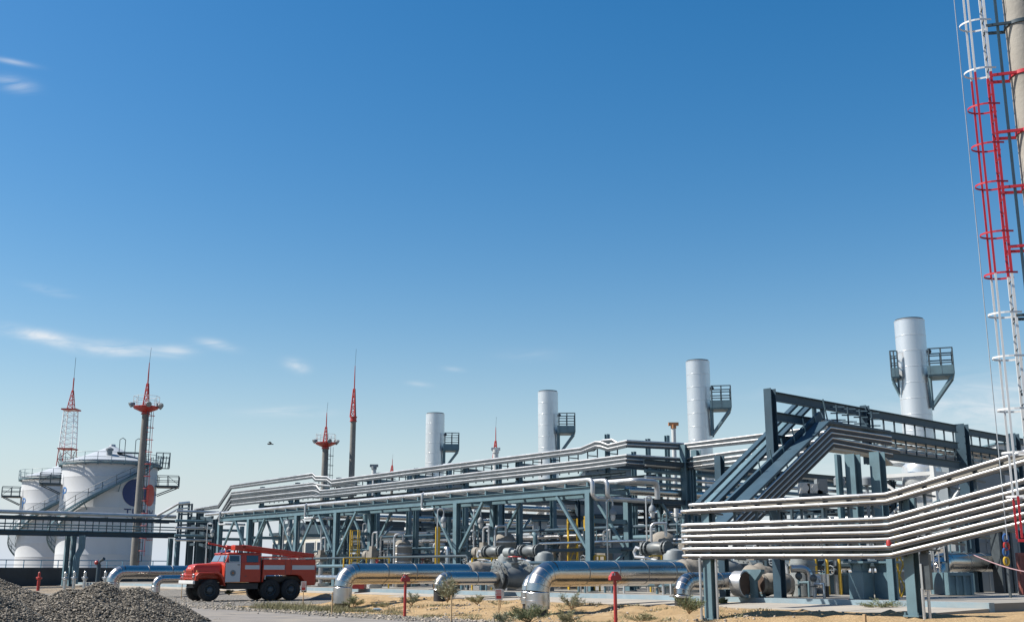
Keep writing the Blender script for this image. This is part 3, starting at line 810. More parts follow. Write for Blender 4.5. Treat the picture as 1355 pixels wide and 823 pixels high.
# ------------------------------------------------------------------ upper rack with its stacked pipes
UB = 8.0
uprack = T('pipe_rack', 'tall steel rack behind the low one carrying the long stacked pipes', 'pipe rack', ab(-20, UB+1.5, PADZ))
def P8(px, py, b=UB): return onb(px, py, b)
upcols = [fa(px, UB+.6) for px in (283, 345, 392, 447, 500, 552, 618, 690)]
for i, a in enumerate(upcols):
    for o in (.45, 3.2):
        s = MB(); s.column(ab(a, UB+o, PADZ), ab(a, UB+o, 8.55 if i > 0 else 5.6), .30, .30, U); s.build('column', STEEL, uprack)
    for z in ((6.9, 7.95) if i else (5.2,)):
        s = MB(); s.beam(ab(a, UB+.2, z), ab(a, UB+3.3, z), .2, .22); s.build('cross_beam', STEEL, uprack)
a0, a1 = upcols[1]-1, fa(826, UB+.5)
for z, o in ((6.88, .75), (6.88, 3.2)):
    s = MB(); s.ibeam(ab(a0, UB+o, z), ab(a1, UB+o, z), .14, .2); s.build('girder', STEELD, uprack)
s = MB()
for k in range(52):
    a = a0 + 3 + (a1-a0-3)*k/51
    s.beam(ab(a, UB+.16, 7.05), ab(a, UB+.16, 8.42), .05, .05)
    if k % 2 == 0:
        s.beam(ab(a, UB+.2, 8.02), ab(a, UB+.9, 8.02), .06, .05)
s.build('hanger_post', STEELD, uprack)
for px in (842, 806.5, 861.5, 887.5):
    a = fa(px, UB+1.2) if px < 850 else None
    p = onb(px, 740, UB + (1.0 if px < 830 else 3.6)); topz = onb(px, {842: 597, 806.5: 574, 861.5: 580, 887.5: 575.5}[px], UB + (1.0 if px < 830 else 3.6)).z
    botz = PADZ if px < 850 else onb(px, 650, UB+3.6).z
    s = MB(); s.column(V((p.x, p.y, botz)), V((p.x, p.y, topz)), .22, .22, U); s.build('column', STEEL, uprack)
for px in (911, 926):
    p = onb(px, 740, 12.0 if px < 920 else 14); s = MB(); s.column(V((p.x, p.y, PADZ)), V((p.x, p.y, onb(px, 588, 12).z)), .42, .42, W); s.build('column', STEEL, uprack)
# pipe courses: sight points of the photograph on the rack's own plane
BJ = 12.2
def course(name, left, mid, segs, r, lab, off=0.0, grp='stacked pipes of the tall rack'):
    pts = []
    for px, py, b in segs: pts.append(onb(px, py, b) + W*off)
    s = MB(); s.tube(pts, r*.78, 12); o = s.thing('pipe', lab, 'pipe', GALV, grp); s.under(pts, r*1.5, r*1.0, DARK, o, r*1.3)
tops = [('topmost pipe of the tall rack, humped above the second chimney', 0, .085, 0), ('second pipe from the top of the tall rack, under the humped one', 4.6, .085, 0)]
for lab, dy, r, off in tops:
    course('pipe', 0, 0, [(258, 673+dy*.3, UB), (289, 668+dy*.5, UB), (306, 642+dy*.6, UB), (414, 626.3+dy*.85, UB), (418, 630.5+dy*.85, UB), (433, 630.8+dy*.85, UB), (439, 635.2+dy*.9, UB), (562, 619+dy, UB), (600, 613.9+dy, UB), (769, 592.7+dy, UB), (788, 584.5+dy*1.15, UB),
        (795, 585+dy*1.2, UB), (805, 588.8+dy*1.05, UB), (829.5, 583+dy*1.1, UB), (905, 587.2+dy, BJ), (1012, 574.5+dy*1.4, BJ), (1100, 563+dy*1.7, BJ)], r, lab, off)
course('pipe', 0, 0, [(567, 618, UB), (573, 613.5, UB), (584, 612.5, UB), (590, 616.2, UB), (700, 601.5, UB), (770, 592, UB), (782, 581, UB), (795, 580, UB), (806, 587, UB), (812, 586, UB)], .08, 'rear top pipe of the tall rack with the highest hump', .9)
trio = [(648.0, 629.0, 609.4, 602.0, 607.0, 598.0), (651.3, 632.6, 614.6, 607.0, 613.0, 604.5), (655.0, 637.5, 619.8, 612.3, 619.0, 610.6)]
nm = ['third', 'fourth', 'fifth']
for k in range(6):
    y0 = 651 + 3.3*k; y1 = 638.5 + 3.5*k
    seg = [(262 - 1.5*k + 10, 714 + 1.6*k, UB), (306, y0, UB), (414, y1, UB)]
    if k % 2:
        t = trio[k//2]; j = k//2
        seg += [(419, y1 + .8, UB), (424, t[0] + 1, UB), (437, t[0], UB), (600, t[1], UB), (770, t[2], UB), (829, t[3], UB), (906, t[4], BJ), (968, t[5], BJ), (1100, t[5] - 17, BJ)]
        course('pipe', 0, 0, seg, .085, nm[j] + ' pipe from the top of the tall rack, running its whole length')
    else:
        seg += [(421, y1 + 2.5, UB), (436, y1 + 4, UB), (470, y1 + 1, UB)]
        course('pipe', 0, 0, seg, .075, ['upper', '', 'middle', '', 'lower'][k] + ' one of the short pipes at the far left end of the tall rack', .06)

# ------------------------------------------------------------------ cross racks running into the plant, one per machine train
TR = [-36.0, -18.5, -1.2]
names = ['farthest', 'middle', 'nearest']
wherea = ['behind the fire truck', 'behind the left big elbow', 'behind the diagonal pipes']
for i, a in enumerate(TR):
    rk = T('pipe_rack', names[i] + ' cross rack running back into the plant, ' + wherea[i], 'pipe rack', ab(a, 18, PADZ))
    b0, b1 = 8.6, 33.0
    for b in (12.5, 19.5, 26.5, 32.5):
        for o in (-1.3, 1.3):
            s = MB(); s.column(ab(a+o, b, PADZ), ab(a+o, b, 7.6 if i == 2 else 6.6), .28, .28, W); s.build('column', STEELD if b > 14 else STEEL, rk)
        for z in (3.2, 4.1, 5.3):
            s = MB(); s.beam(ab(a-1.28, b, z), ab(a+1.28, b, z), .18, .2); s.build('cross_beam', STEELD, rk)
        for sg in (-1, 1):
            s = MB(); s.beam(ab(a+1.3, b+.1*sg, 2.6), ab(a+1.3, b+2.6*sg, 5.2), .13, .13); s.build('knee_brace', STEEL, rk)
    for z in (5.32, 7.4 if i == 2 else 6.4):
        for o in (-1.3, 1.3):
            s = MB(); s.ibeam(ab(a+o, b0, z), ab(a+o, b1, z), .18, .26); s.build('girder', STEELD, rk)
    g = 'pipes of the cross racks'
    zb_ = 5.82
    s = MB(); s.tube([ab(a+.9, 7.2, zb_), ab(a+.9, 34, zb_)], .22 if i == 2 else .19, 16); s.thing('pipe', 'thick insulated pipe along the ' + names[i] + ' cross rack', 'pipe', JACKET, g)
    s = MB(); s.tube([ab(a-.4, 8, zb_+.55), ab(a-.4, 14, zb_+.55)] + elbow(ab(a-.4, 14.6, zb_+.55), W, -Z, .4, 4) + [ab(a-.4, 14.6, zb_-.3)], .14, 14); s.thing('pipe', 'shorter pipe turning down above the ' + names[i] + ' cross rack', 'pipe', JACKETR, g)
    zz = ((6.25, 6.6, 6.95, 7.3) if i == 2 else (3.4, 3.75, 4.3, 4.65))
    for k, z in enumerate(zz):
        s = MB(); s.tube([ab(a + (1.0 if i == 2 else 1.1), 9.0 + (3 if i < 2 else 0), z), ab(a+1.0, 36, z)], .11, 10)
        s.thing('pipe', ['lowest', 'second lowest', 'third lowest', 'uppermost'][k] + ' slim pipe in the side tier of the ' + names[i] + ' cross rack', 'pipe', GALV if k % 2 else STEEL, g)
# far longitudinal rack behind everything
rk = T('pipe_rack', 'dim far pipe rack closing the back of the plant', 'pipe rack', ab(-20, 24, PADZ))
for k in range(9):
    a = -58 + 7.6*k
    s = MB(); s.column(ab(a, 24, PADZ), ab(a, 24, 5.3), .26, .26, U); s.build('column', STEELD, rk)
    s = MB(); s.column(ab(a, 27, PADZ), ab(a, 27, 5.3), .26, .26, U); s.build('column', STEELD, rk)
for z in (2.6, 4.0, 5.2):
    s = MB(); s.ibeam(ab(-60, 23.8, z), ab(5, 23.8, z), .16, .24); s.build('girder', STEELD, rk)
for k, z in enumerate((2.9, 3.25, 3.6, 4.35, 4.7)):
    s = MB(); s.tube([ab(-60, 23.5, z), ab(6, 23.5, z)], .12, 8); s.thing('pipe', ['bottom', 'second', 'middle', 'fourth', 'top'][k] + ' pipe of the dim far rack at the back of the plant', 'pipe', [STEEL, GALV, STEEL, DARK, GALV][k], 'pipes of the far rack')

# ------------------------------------------------------------------ gantry rack at the right and the diagonal banks
C1 = V((10.28, 44.2, 0)); W2 = V((.733, .680, 0)); U2 = V((.680, -.733, 0))
def G(s_, lat, z): return C1 + W2*s_ + U2*lat + Z*z
def gs(px, lat=0.0):
    p = onplane(px, 700, C1 + U2*lat, U2); return (p - C1).dot(W2)
def gz(px, py, lat=0.0): return onplane(px, py, C1 + U2*lat, U2).z
gan = T('pipe_rack', 'dark blue steel gantry rack rising over the diagonal pipes', 'pipe rack', C1 + Z*PADZ)
s = MB(); s.column(G(0, 0, PADZ), G(0, 0, gz(1024, 515.5)), .34, .36, W2); s.build('column', STEELM, gan)
s = MB(); s.column(G(0, -2.6, PADZ), G(0, -2.6, 6.2), .3, .3, W2); s.build('column', STEELM, gan)
zT, zM, zL = gz(1028, 525), gz(1034, 552), gz(1040, 583)
sR = gs(1277)
s = MB(); s.ibeam(G(.2, 0, zT), G(sR, 0, zT), .2, .36, Z, .03, .03); s.build('top_beam', STEELM, gan)
s = MB(); s.ibeam(G(.2, 0, zM), G(gs(1096), 0, zM), .2, .34, Z, .03, .03); s.build('middle_beam', STEELM, gan)
s = MB(); s.ibeam(G(.2, 0, zL), G(gs(1078), 0, zL), .2, .34, Z, .03, .03); s.build('lower_beam', STEELM, gan)
z2, z3 = gz(1230, 584), gz(1230, 610)
s = MB(); s.ibeam(G(gs(1150), 0, z2), G(sR, 0, z2), .2, .32, Z, .03, .03); s.build('middle_beam', STEELM, gan)
s = MB(); s.ibeam(G(gs(1150), 0, z3), G(sR, 0, z3), .2, .36, Z, .03, .03); s.build('lower_beam', STEELM, gan)
for px in (1087, 1098):
    q = gs(px); s = MB(); s.beam(G(q, 0, zM+.18), G(q, 0, zT-.18), .14, .14, W2); s.build('post', STEELM, gan)
q = gs(1155); s = MB(); s.column(G(q, .02, z3-.5), G(q, .02, zT+.3), .3, .3, W2); s.build('post', STEELM, gan)
for px0 in (1284.5, 1352.5):
    q = gs(px0); s = MB(); s.column(G(q, 0, PADZ), G(q, 0, zT+.28), .5, .5, W2)
    s.box(G(q, 0, PADZ+1.15), .75, .75, .12, W2); s.build('column', STEELM, gan)
q1 = gs(1288); q2 = gs(1349); q3 = gs(1420)
for z in (zT-.05, z2, z3):
    s = MB(); s.ibeam(G(q1+.2, -.02, z), G(q2-.26, -.02, z), .2, .32, Z, .03, .03); s.build('beam', STEELM, gan)
    s = MB(); s.ibeam(G(q2+.26, -.02, z), G(q3, -.02, z), .2, .32, Z, .03, .03); s.build('beam', STEELM, gan)
s = MB()
for k in range(int((q3 - gs(1165))/.95)):
    q = gs(1165) + .95*k
    if abs(q-q1) < .4: continue
    s.beam(G(q, .0, z3+.18), G(q, .0, z2-.17), .06, .06); s.beam(G(q, .0, z2+.17), G(q, .0, zT-.18), .06, .06)
    s.beam(G(q, -.2, z2-.3), G(q, -2.4, z2-.3), .07, .07)
s.build('hanger_post', STEELD, gan)
for px in (1106, 1121, 1137, 1153):   # small outrigger brackets sticking out of the top beam
    q = gs(px); s = MB()
    for dz in (-.05, -.32, -.6, -.85): s.beam(G(q, .11, zT+dz), G(q+.05, .75, zT+dz-.06), .05, .05)
    s.beam(G(q, .4, zT-1.0), G(q, .4, zT), .05, .05)
    s.build('outrigger', STEELM, gan)
for k, py in enumerate((587.5, 593.5, 600, 606)):
    z = gz(1215, py, -.35); s = MB(); s.tube([G(gs(1182), -.35, z), G(q3, -.35, z)], .085, 10)
    s.thing('pipe', ['top', 'second', 'third', 'lowest'][k] + ' pipe held between the beams of the gantry rack', 'pipe', GALV, 'pipes in the gantry rack')
# two heavy columns with flared feet
for px, lab in ((1137.5, 'left of the pair of heavy columns with flared feet'), (1171, 'right of the pair of heavy columns with flared feet')):
    p = onY(px, 745, 42.6); p.z = PADZ
    t = T('support_column', lab, 'steel column', p, 'heavy columns under the gantry pipes')
    s = MB(); s.boxu(p, .62, .62, .95); s.build('pedestal', STEEL, t)
    s = MB()
    for k in (-1, 1): s.prism([(-.2, .95), (.2, .95), (.34, 1.28), (-.34, 1.28)], -.02+.2*k, .02+.2*k, U, W, Z, p); s.prism([(-.2, .95), (.2, .95), (.34, 1.28), (-.34, 1.28)], -.02+.2*k, .02+.2*k, W, U, Z, p)
    s.boxu(p + Z*1.28, .86, .86, .07); s.build('flared_foot', STEEL, t)
    zt_ = onY(px, 601 if px < 1150 else 598, 42.6).z
    s = MB(); s.column(p + Z*1.35, V((p.x, p.y, zt_)), .42, .42, W)
    if px < 1150: s.column(p - V((.55, 0, 0)) + Z*(1.35), V((p.x-.55, p.y, zt_)), .12, .3, W)
    s.build('shaft', STEEL, t)
# diagonal banks
LBk = 1.2
sl_ = (gz(1106, 559.5, LBk) - gz(995, 660, LBk))/(gs(1106, LBk) - gs(995, LBk))
s_b, z_b = gs(1106, LBk), gz(1106, 559.5, LBk)
def diagz(s_, ztop, s_top): return ztop + (s_-s_top)*sl_
labs = ['uppermost', 'second', 'third', 'fourth', 'lowest']
s_end = gs(1188, LBk)
for k in range(5):
    dz = -.02 - .205*k; sb = s_b + .045*k
    s0 = gs(995, LBk) - 1.9 + .25*k
    s = MB(); r = .075
    if k == 0:
        # cable tray with a broad cover: lies on top of the bank
        for (p, q) in ((G(s0, LBk-.28, diagz(s0, z_b, s_b)), G(s_b, LBk-.28, z_b)), (G(s_b, LBk-.28, z_b), G(s_end, LBk-.28, z_b))):
            s.beam(p, q, .62, .09)
        s.thing('cable_tray', 'broad covered tray lying on top of the right diagonal bank', 'cable tray', STEELM)
        continue
    pts = [G(s0, LBk, diagz(s0, z_b, s_b)+dz-.0), G(sb, LBk, z_b+dz), G(s_end + (.6 if k == 3 else 0), LBk, z_b+dz - (.12 if k >= 3 else 0))]
    s.tube(pts, .05, 12)
    o = s.thing('pipe', labs[k] + ' pipe of the right diagonal bank, bending level at the gantry', 'pipe', GALV, 'pipes of the diagonal banks')
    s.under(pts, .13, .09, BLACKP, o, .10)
s = MB(); zbt = z_b - 1.06
s.quadbox((G(s_b, LBk-.3, zbt) + G(s_end-.9, LBk-.3, zbt))/2, (G(s_end-.9, 0, 0)-G(s_b, 0, 0))/2, U2*.32, Z*.05)
s.beam(G(s_end-.9, LBk-.3, zbt), G(s_end, LBk-.3, zbt-.35), .64, .08)
s.thing('cable_tray', 'beige bottomed tray bending down under the level pipes of the gantry', 'cable tray', TRAY)
tops_ = G(s_b, 0, 0)
# left bank
LA = -1.55; s_a = gs(1066, LA); z_a = gz(1066, 534, LA)
sla = (z_a - gz(931, 660, LA))/(s_a - gs(931, LA)); LAT = LA; ssa = gs(931, LA) - .3
def diaga(s_): return z_a + (s_-s_a)*sla
for k, lat in enumerate((-1.55, -1.15, -.8)):
    s0 = ssa; s = MB()
    p, q = G(s0, lat, diaga(s0) - .04*k), G(s_a, lat, z_a - .04*k)
    s.beam(p, q, .26, .11)
    s.beam(q, q + W2*1.6, .26, .11)
    s.thing('cable_tray', ['leftmost', 'middle', 'right hand'][k] + ' covered tray of the left diagonal bank behind the gantry column', 'cable tray', [STEELM, STEEL, STEELM][k], 'trays of the left diagonal bank')
# cable ladder between the banks
s = MB(); cl = T('cable_ladder', 'steep cable ladder with slanting hanger rods between the diagonal banks', 'cable ladder', G(-4, .1, 3))
for lat in (-.32, .42):
    s = MB(); zz = gz(1095, 551, lat); sx = gs(1095, lat); s0 = gs(972, lat) - .6
    s.beam(G(s0, lat, diagz(s0, zz, sx)), G(sx, lat, zz), .12, .34); s.build('stringer', STEELM, cl)
for k in range(7):
    sx = gs(1095, 0) - .3 - .8*k; zz = diagz(sx, gz(1095, 551, 0), gs(1095, 0))
    s = MB(); s.beam(G(sx, -.28, zz-.05), G(sx, .38, zz-.05), .06, .06); s.build('rung', STEELD, cl)
    s = MB(); s.tube([G(sx + .15, .5, zz - .55), G(sx - .25, .5, zz + .75)], .03, 6); s.build('hanger_rod', STEEL, cl)
for k, lat in enumerate((-.12, .14)):
    s = MB(); zz = gz(1095, 551, lat) + .02; sx = gs(1095, lat); s0 = gs(976, lat) - .5; s.tube([G(s0, lat, diagz(s0, zz, sx)-.1), G(sx-.2, lat, zz-.2), G(sx+1.6, lat, zz-.2)], .07, 10)
    s.thing('pipe', ['left', 'right'][k] + ' of the two pale pipes lying in the cable ladder', 'pipe', WHITE if k else GALV, 'pipes of the diagonal banks')

# ------------------------------------------------------------------ near bundle of level pipes at the right
NB = [V((5.42, 37.0, 0)), V((11.1, 33.6, 0)), V((13.9, 31.2, 0))]
d2 = (NB[2]-NB[1]).normalized(); NB.append(NB[2] + d2*4.0)
d1 = (NB[1]-NB[0]).normalized(); nn1 = V((d1.y, -d1.x, 0)); nn2 = V((d2.y, -d2.x, 0))   # towards the camera
rows = [(668.3, 654.2, 602.5), (676.5, 663.5, 614.5), (694.6, 686.0, 638.5), (702.6, 694.4, 649.5), (709.8, 704.2, 660.0), (718, 713.6, 670.5), (726.3, 723.6, 681.5), (735.2, 734.6, 692.3)]
onm = ['topmost', 'second from the top', 'third from the top', 'fourth from the top', 'fifth from the top', 'third from the bottom', 'second from the bottom', 'lowest']
def NZ(px, py, p): return onY(px, py, p.y).z
for k, (y0, y1, y2) in enumerate(rows):
    za, zb2, zc = NZ(900, y0, NB[0]), NZ(1180, y1, NB[1]), NZ(1355, y2, NB[2])
    zd = zc + (zc-zb2)*4.0/(NB[2]-NB[1]).length
    st = NB[0] + (d1*.28 if k == 0 else V((0,0,0)))
    p0 = V((st.x, st.y, za)); p1 = V((NB[1].x, NB[1].y, zb2)); p2 = V((NB[2].x, NB[2].y, zc)); p3 = V((NB[3].x, NB[3].y, zd))
    wb = V((.6, .8, 0)); r = .056
    pts = [p0 + wb*1.5 + d1*.22, p0 + wb*.3 + d1*.05, p0 + wb*.08 + d1*.10, p0 + d1*.28]
    s = MB(); s.tube(pts + [p1 - d1*.5, p1 - d1*.0 + Z*.012, p2, p3], r, 14)
    for i in range(5):    # clamp bands
        q = (p0 + d1*.5).lerp(p1, (i+.5)/5.2); s.cyl(q - d1*.03, q + d1*.03, r+.008, 14)
    o = s.thing('pipe', onm[k] + ' pipe of the near bundle held on short steel posts', 'pipe', GALV, 'pipes of the near bundle')
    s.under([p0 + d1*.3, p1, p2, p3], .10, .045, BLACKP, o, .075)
nbk = T('pipe_rack', 'near low rack of short posts and brackets behind the level pipe bundle', 'pipe rack', V((NB[0].x, NB[0].y, 0)))
def zrow(k, f):   # z of course k at fraction f of the first run
    y0, y1, _ = rows[k]; return NZ(900, y0, NB[0])*(1-f) + NZ(1180, y1, NB[1])*f
def zrow2(k, f):
    _, y1, y2 = rows[k]; return NZ(1180, y1, NB[1])*(1-f) + NZ(1355, y2, NB[2])*f
for px, Yp in ((938.5, 36.5), (1208.5, 33.45)):
    p = onY(px, 800, Yp) ; p.z = 0; g_ = gh(p.x, p.y)
    f = (p-NB[0]).dot(d1)/(NB[1]-NB[0]).length
    zt_ = zrow(0, f)+.05 if px < 1000 else zrow2(1, .12)
    s = MB(); s.column(V((p.x, p.y, g_-.1)) - nn1*.20, V((p.x, p.y, zt_)) - nn1*.20, .32, .32, W); s.box(V((p.x, p.y, g_+.03)) - nn1*.2, .5, .5, .05, U)
    for i in (-1, 1):
        for j in (-1, 1): s.cyl(V((p.x, p.y, g_+.05)) - nn1*.2 + U*.2*i + W*.2*j, V((p.x, p.y, g_+.13)) - nn1*.2 + U*.2*i + W*.2*j, .035, 6)
    s.build('post', STEEL, nbk)
L1 = (NB[1]-NB[0]).length; L2 = (NB[3]-NB[1]).length
s = MB()
for k in range(9):
    f = (k+.6)/9.2; q = NB[0].lerp(NB[1], f); o = nn1*-.12
    s.beam(V((q.x, q.y, zrow(7, f))) + o, V((q.x, q.y, zrow(0, f)+.02)) + o, .07, .07, d1)
    for j in range(8): s.beam(V((q.x, q.y, zrow(j, f)-.09)) - nn1*.02, V((q.x, q.y, zrow(j, f)-.11)) - nn1*.95, .06, .05)
for k in range(7):
    f = (k+.5)/5; q = NB[1].lerp(NB[2], f); o = nn2*-.12
    s.beam(V((q.x, q.y, zrow2(7, f))) + o, V((q.x, q.y, zrow2(0, f)+.02)) + o, .07, .07, d2)
    for j in range(8): s.beam(V((q.x, q.y, zrow2(j, f)-.09)) - nn2*.02, V((q.x, q.y, zrow2(j, f)-.11)) - nn2*.95, .06, .05)
s.build('bracket', STEELD, nbk)
s = MB()
def strip(j, dz, h, o, mb, w=.03):
    for (A, B, nn, fn) in ((NB[0]+d1*.35, NB[1], nn1, zrow), (NB[1], NB[3], nn2, None)):
        if fn: za, zb2 = zrow(j, 0), zrow(j, 1)
        else: za = zrow2(j, 0); zb2 = za + (zrow2(j, 1)-za)*(NB[3]-NB[1]).length/(NB[2]-NB[1]).length
        mb.beam(V((A.x, A.y, za+dz)) - nn*o, V((B.x, B.y, zb2+dz)) - nn*o, w, h)
strip(7, .10, .16, .34, s, .10); s.build('runner_beam', STEEL, nbk)
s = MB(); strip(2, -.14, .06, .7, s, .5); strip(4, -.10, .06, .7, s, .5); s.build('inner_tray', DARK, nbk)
s = MB(); strip(0, -.12, .15, .16, s, .05); s.thing('cable_tray', 'beige sided tray running behind the top two near pipes', 'cable tray', TRAY)
s = MB(); strip(3, -.11, .13, .35, s, .05); s.thing('cable_tray', 'beige sided tray running behind the fourth near pipe', 'cable tray', TRAY)
rp = onY(1179, 718, NB[1].y); s = MB(); s.lathe(V((rp.x, rp.y, rp.z - .08)) + nn1*.02 - d1*.05, [(.09, 0), (.09, .12), (.05, .2)], 12)
s.thing('marker_lamp', 'small red marker lamp standing on the near bundle at its bend', 'marker lamp', RED)
for px, Yp, y in ((928, 36.6, 738), (949.5, 36.4, 736)):
    p = onY(px, 800, Yp); p.z = gh(p.x, p.y)-.05; s = MB(); s.tube([p, V((p.x, p.y, NZ(px, y, p)))], .04, 8)
    s.thing('conduit', ('left' if px < 940 else 'right') + ' of the two thin conduits flanking the near rack post', 'conduit', GALV, 'conduits by the near rack post')
# junction box on two pipes under the bend
p = onY(1226, 800, 33.2); p.z = 0; t = T('junction_box', 'weathered junction box on two thin legs under the bend of the near bundle', 'junction box', p)
s = MB()
for px in (1222, 1229.5):
    q = onY(px, 800, 33.2); s.tube([V((q.x, q.y, -.05)), V((q.x, q.y, NZ(px, 778, q)))], .045, 8)
s.build('leg', GALV, t)
q = onY(1226, 760, 33.2); s = MB(); s.box(q + Z*.08, .26, .2, 1.0, d2); s.beam(q + Z*.5, q + Z*1.1, .18, .14); s.build('box_body', DARK, t)
s = MB(); s.box(q + nn2*.12 - d2*.1 - Z*.05, .06, .06, .72, d2); s.build('cover', GALV, t)

# ------------------------------------------------------------------ crowded end frame where the fan of pipes drops
ef = T('pipe_rack', 'crowded dark end frame under the drop of the stacked pipes, left of the low rack', 'pipe rack', V((onY(262, 745, 101).x, 101, PADZ)))
ec = []
for px, Yq, zt_ in ((250, 103, 6.4), (261, 100, 6.9), (267, 104, 6.4), (278, 100, 5.6), (284, 97, 5.9)):
    q = onY(px, 740, Yq); s = MB(); s.column(V((q.x, q.y, 0)), V((q.x, q.y, zt_)), .5, .5, U); s.build('column', STEELD, ef); ec.append(V((q.x, q.y, 0)))
for z in (3.9, 4.9, 5.5, 6.2):
    for i, j in ((0, 1), (1, 2), (0, 2), (2, 3), (1, 4)):
        s = MB(); s.beam(ec[i] + Z*z, ec[j] + Z*(z - (.5 if j == 4 else 0)), .2, .22); s.build('cross_beam', STEELD, ef)
for k, z in enumerate((4.2, 4.55, 5.2, 5.8, 6.6)):
    p = V((ec[1].x, ec[1].y, z)) + U*1.2; q = p - W*2.6 - U*.2
    s = MB(); s.tube([p + W*1.5, p, q], .12, 10); s.thing('pipe', ['lowest', 'second lowest', 'middle', 'second highest', 'highest'][k] + ' of the pipes leaving the crowded end frame towards the tank bridge', 'pipe', STEEL if k % 2 else GALV, 'pipes between end frame and tank bridge')
s = MB(); p = V((ec[2].x, ec[2].y, 5.0)); s.ball(p, .7, 14, (1.2, .8, .8)); s.cyl(p - V((1.6, 0, 0)), p + V((1.4, 0, 0)), .38, 14); s.thing('gate_valve', 'large dark valve lodged in the crowded end frame', 'valve', STEELD)
# low manifolds crowding the pad between pad edge and racks
lowp = [(-33, -7, 1.6, 1.9, .10), (-33, -7, 2.0, 2.4, .07), (-33, -8, 2.4, 1.2, .14), (-6.5, 9.8, 2.3, 2.0, .09), (-6.5, 9.8, 2.6, 1.05, .16), (-6, 10, 6.2, 2.7, .10), (-6, 10, 6.2, 3.1, .08), (-32, -7, 6.4, 2.6, .11), (-32, -7, 6.4, 3.0, .08), (5, 15, 7.6, 1.9, .2), (-30, -4, 9.6, 3.6, .12), (-30, 6, 9.6, 4.0, .09), (-4, 8, 9.8, 3.4, .14)]
for k, (x0, x1, b, z, r) in enumerate(lowp):
    s = MB(); s.tube([ab(x0, b, z-.7)] + [ab(x0, b, z-.15), ab(x0+.15, b, z), ab(x1-.15, b, z), ab(x1, b, z-.15), ab(x1, b, PADZ)], r, 10)
    side = 'behind the fire truck' if x1 < 0 else 'behind the largest elbow'
    s.thing('manifold_pipe', 'low manifold pipe ' + ('nearest the kerb' if b < 3 else 'under the low rack' if b < 7 else 'under the tall rack') + ' ' + side + ', about %.1f m up' % (z - PADZ), 'pipe', [STEEL, STEELD, JACKETR, STEELM][k % 4], 'low manifold pipes')
random.seed(41)
nrm = ['first', 'second', 'third', 'fourth', 'fifth', 'sixth', 'seventh', 'eighth', 'ninth', 'tenth', 'eleventh', 'twelfth', 'thirteenth', 'fourteenth', 'fifteenth', 'sixteenth', 'seventeenth', 'eighteenth', 'nineteenth', 'twentieth', 'twenty first', 'twenty second']
rsp = sorted([(-30 + 2.05*k + random.uniform(-.4, .4), random.choice((5.6, 7.3, 9.0, 11))) for k in range(22)], key=lambda q: pxof(ab(*q)))
for k, (a, b) in enumerate(rsp):
    h = random.uniform(1.4, 3.6); r = random.choice((.06, .09, .14)); p = ab(a, b, PADZ)
    t = T('riser_pipe', nrm[k] + ' upright riser pipe with a valve under the racks, counted from the left', 'pipe', p, 'upright riser pipes under the racks')
    s = MB(); s.tube([p, p + Z*(h-.2)] + elbow(p + Z*h, Z, random.choice((U, -U, W)), .2, 3)[1:] + [], r, 10); s.build('pipe_body', random.choice((GALV, STEEL, JACKETR)), t)
    s = MB(); q = p + Z*h*.5; s.lathe(q - Z*.2, [(r*1.9, 0), (r*1.9, .06), (r*1.3, .07), (r*2.0, .2), (r*1.3, .33), (r*1.9, .34), (r*1.9, .4)], 14); s.cyl(q, q - W*(r*4), r*.5, 8); s.build('valve_body', random.choice((DARK, STEELD, BEIGE)), t)
    s = MB(); q2 = q - W*(r*4); e1, e2 = U, Z; s.tube([q2 + (e1*math.cos(x*.785) + e2*math.sin(x*.785))*r*2.2 for x in range(9)], .025, 5, False); s.beam(q2 - U*r*2.2, q2 + U*r*2.2, .03, .03); s.build('handwheel', random.choice((RED, GREYP, DARK, GREYP)), t)

# instrument stands: thin tube frames that crowd the space under the racks
random.seed(77)
spots = [(-33, 9.5), (-30.5, 14), (-28, 6.2), (-25, 10.2), (-22.5, 15), (-20.8, 6.0), (-16, 9.2), (-13.5, 14), (-12, 6.1), (-9, 10), (-6.5, 14.5), (-4, 8.9), (1.6, 9), (4.4, 12), (7, 6.2), (9.3, 10), (11.8, 7), (14.6, 12), (-27, 19), (-10, 19), (6, 17), (13, 16)]
spots.sort(key=lambda q: pxof(ab(*q)))
for k, (a, b) in enumerate(spots):
    h = random.uniform(2.4, 4.6); w = random.uniform(1.4, 2.8); t = T('instrument_stand', nrm[k] + ' thin tube instrument stand under the racks, counted in order from the left', 'instrument stand', ab(a, b, PADZ), 'instrument stands under the racks')
    for q in (-w/2, w/2):
        s = MB(); s.beam(ab(a+q, b, PADZ), ab(a+q, b, PADZ+h), .12, .12, U); s.build('post', STEELD, t)
    s = MB()
    for j in range(random.randint(4, 7)): z = PADZ + h*random.uniform(.15, .98); s.beam(ab(a-w/2, b, z), ab(a+w/2, b, z), .06, .07)
    s.beam(ab(a-w/2, b+.08, PADZ+.2), ab(a+w/2, b+.08, PADZ+h*.95), .07, .07); s.build('crossbar', random.choice((STEELM, STEELD, DARK)), t)
    s = MB()
    for j in range(random.randint(3, 6)):
        x = random.uniform(-w/2, w/2); z = PADZ + h*random.uniform(.5, 1.0); s.tube([ab(a+x, b-.1, PADZ), ab(a+x, b-.1, z), ab(a+x+.3, b-.1, z+.1), ab(a+x+.3, b-.1, z-.5)], .035, 6)
    s.build('tubing', random.choice((GALV, STEEL, DARK)), t)
    s = MB(); s.box(ab(a+random.uniform(-.4, .4), b-.16, PADZ+h*random.uniform(.35, .7)), .4, .2, .5, U); s.build('gauge_box', random.choice((GREYP, DARK, BEIGE, STEELM)), t)
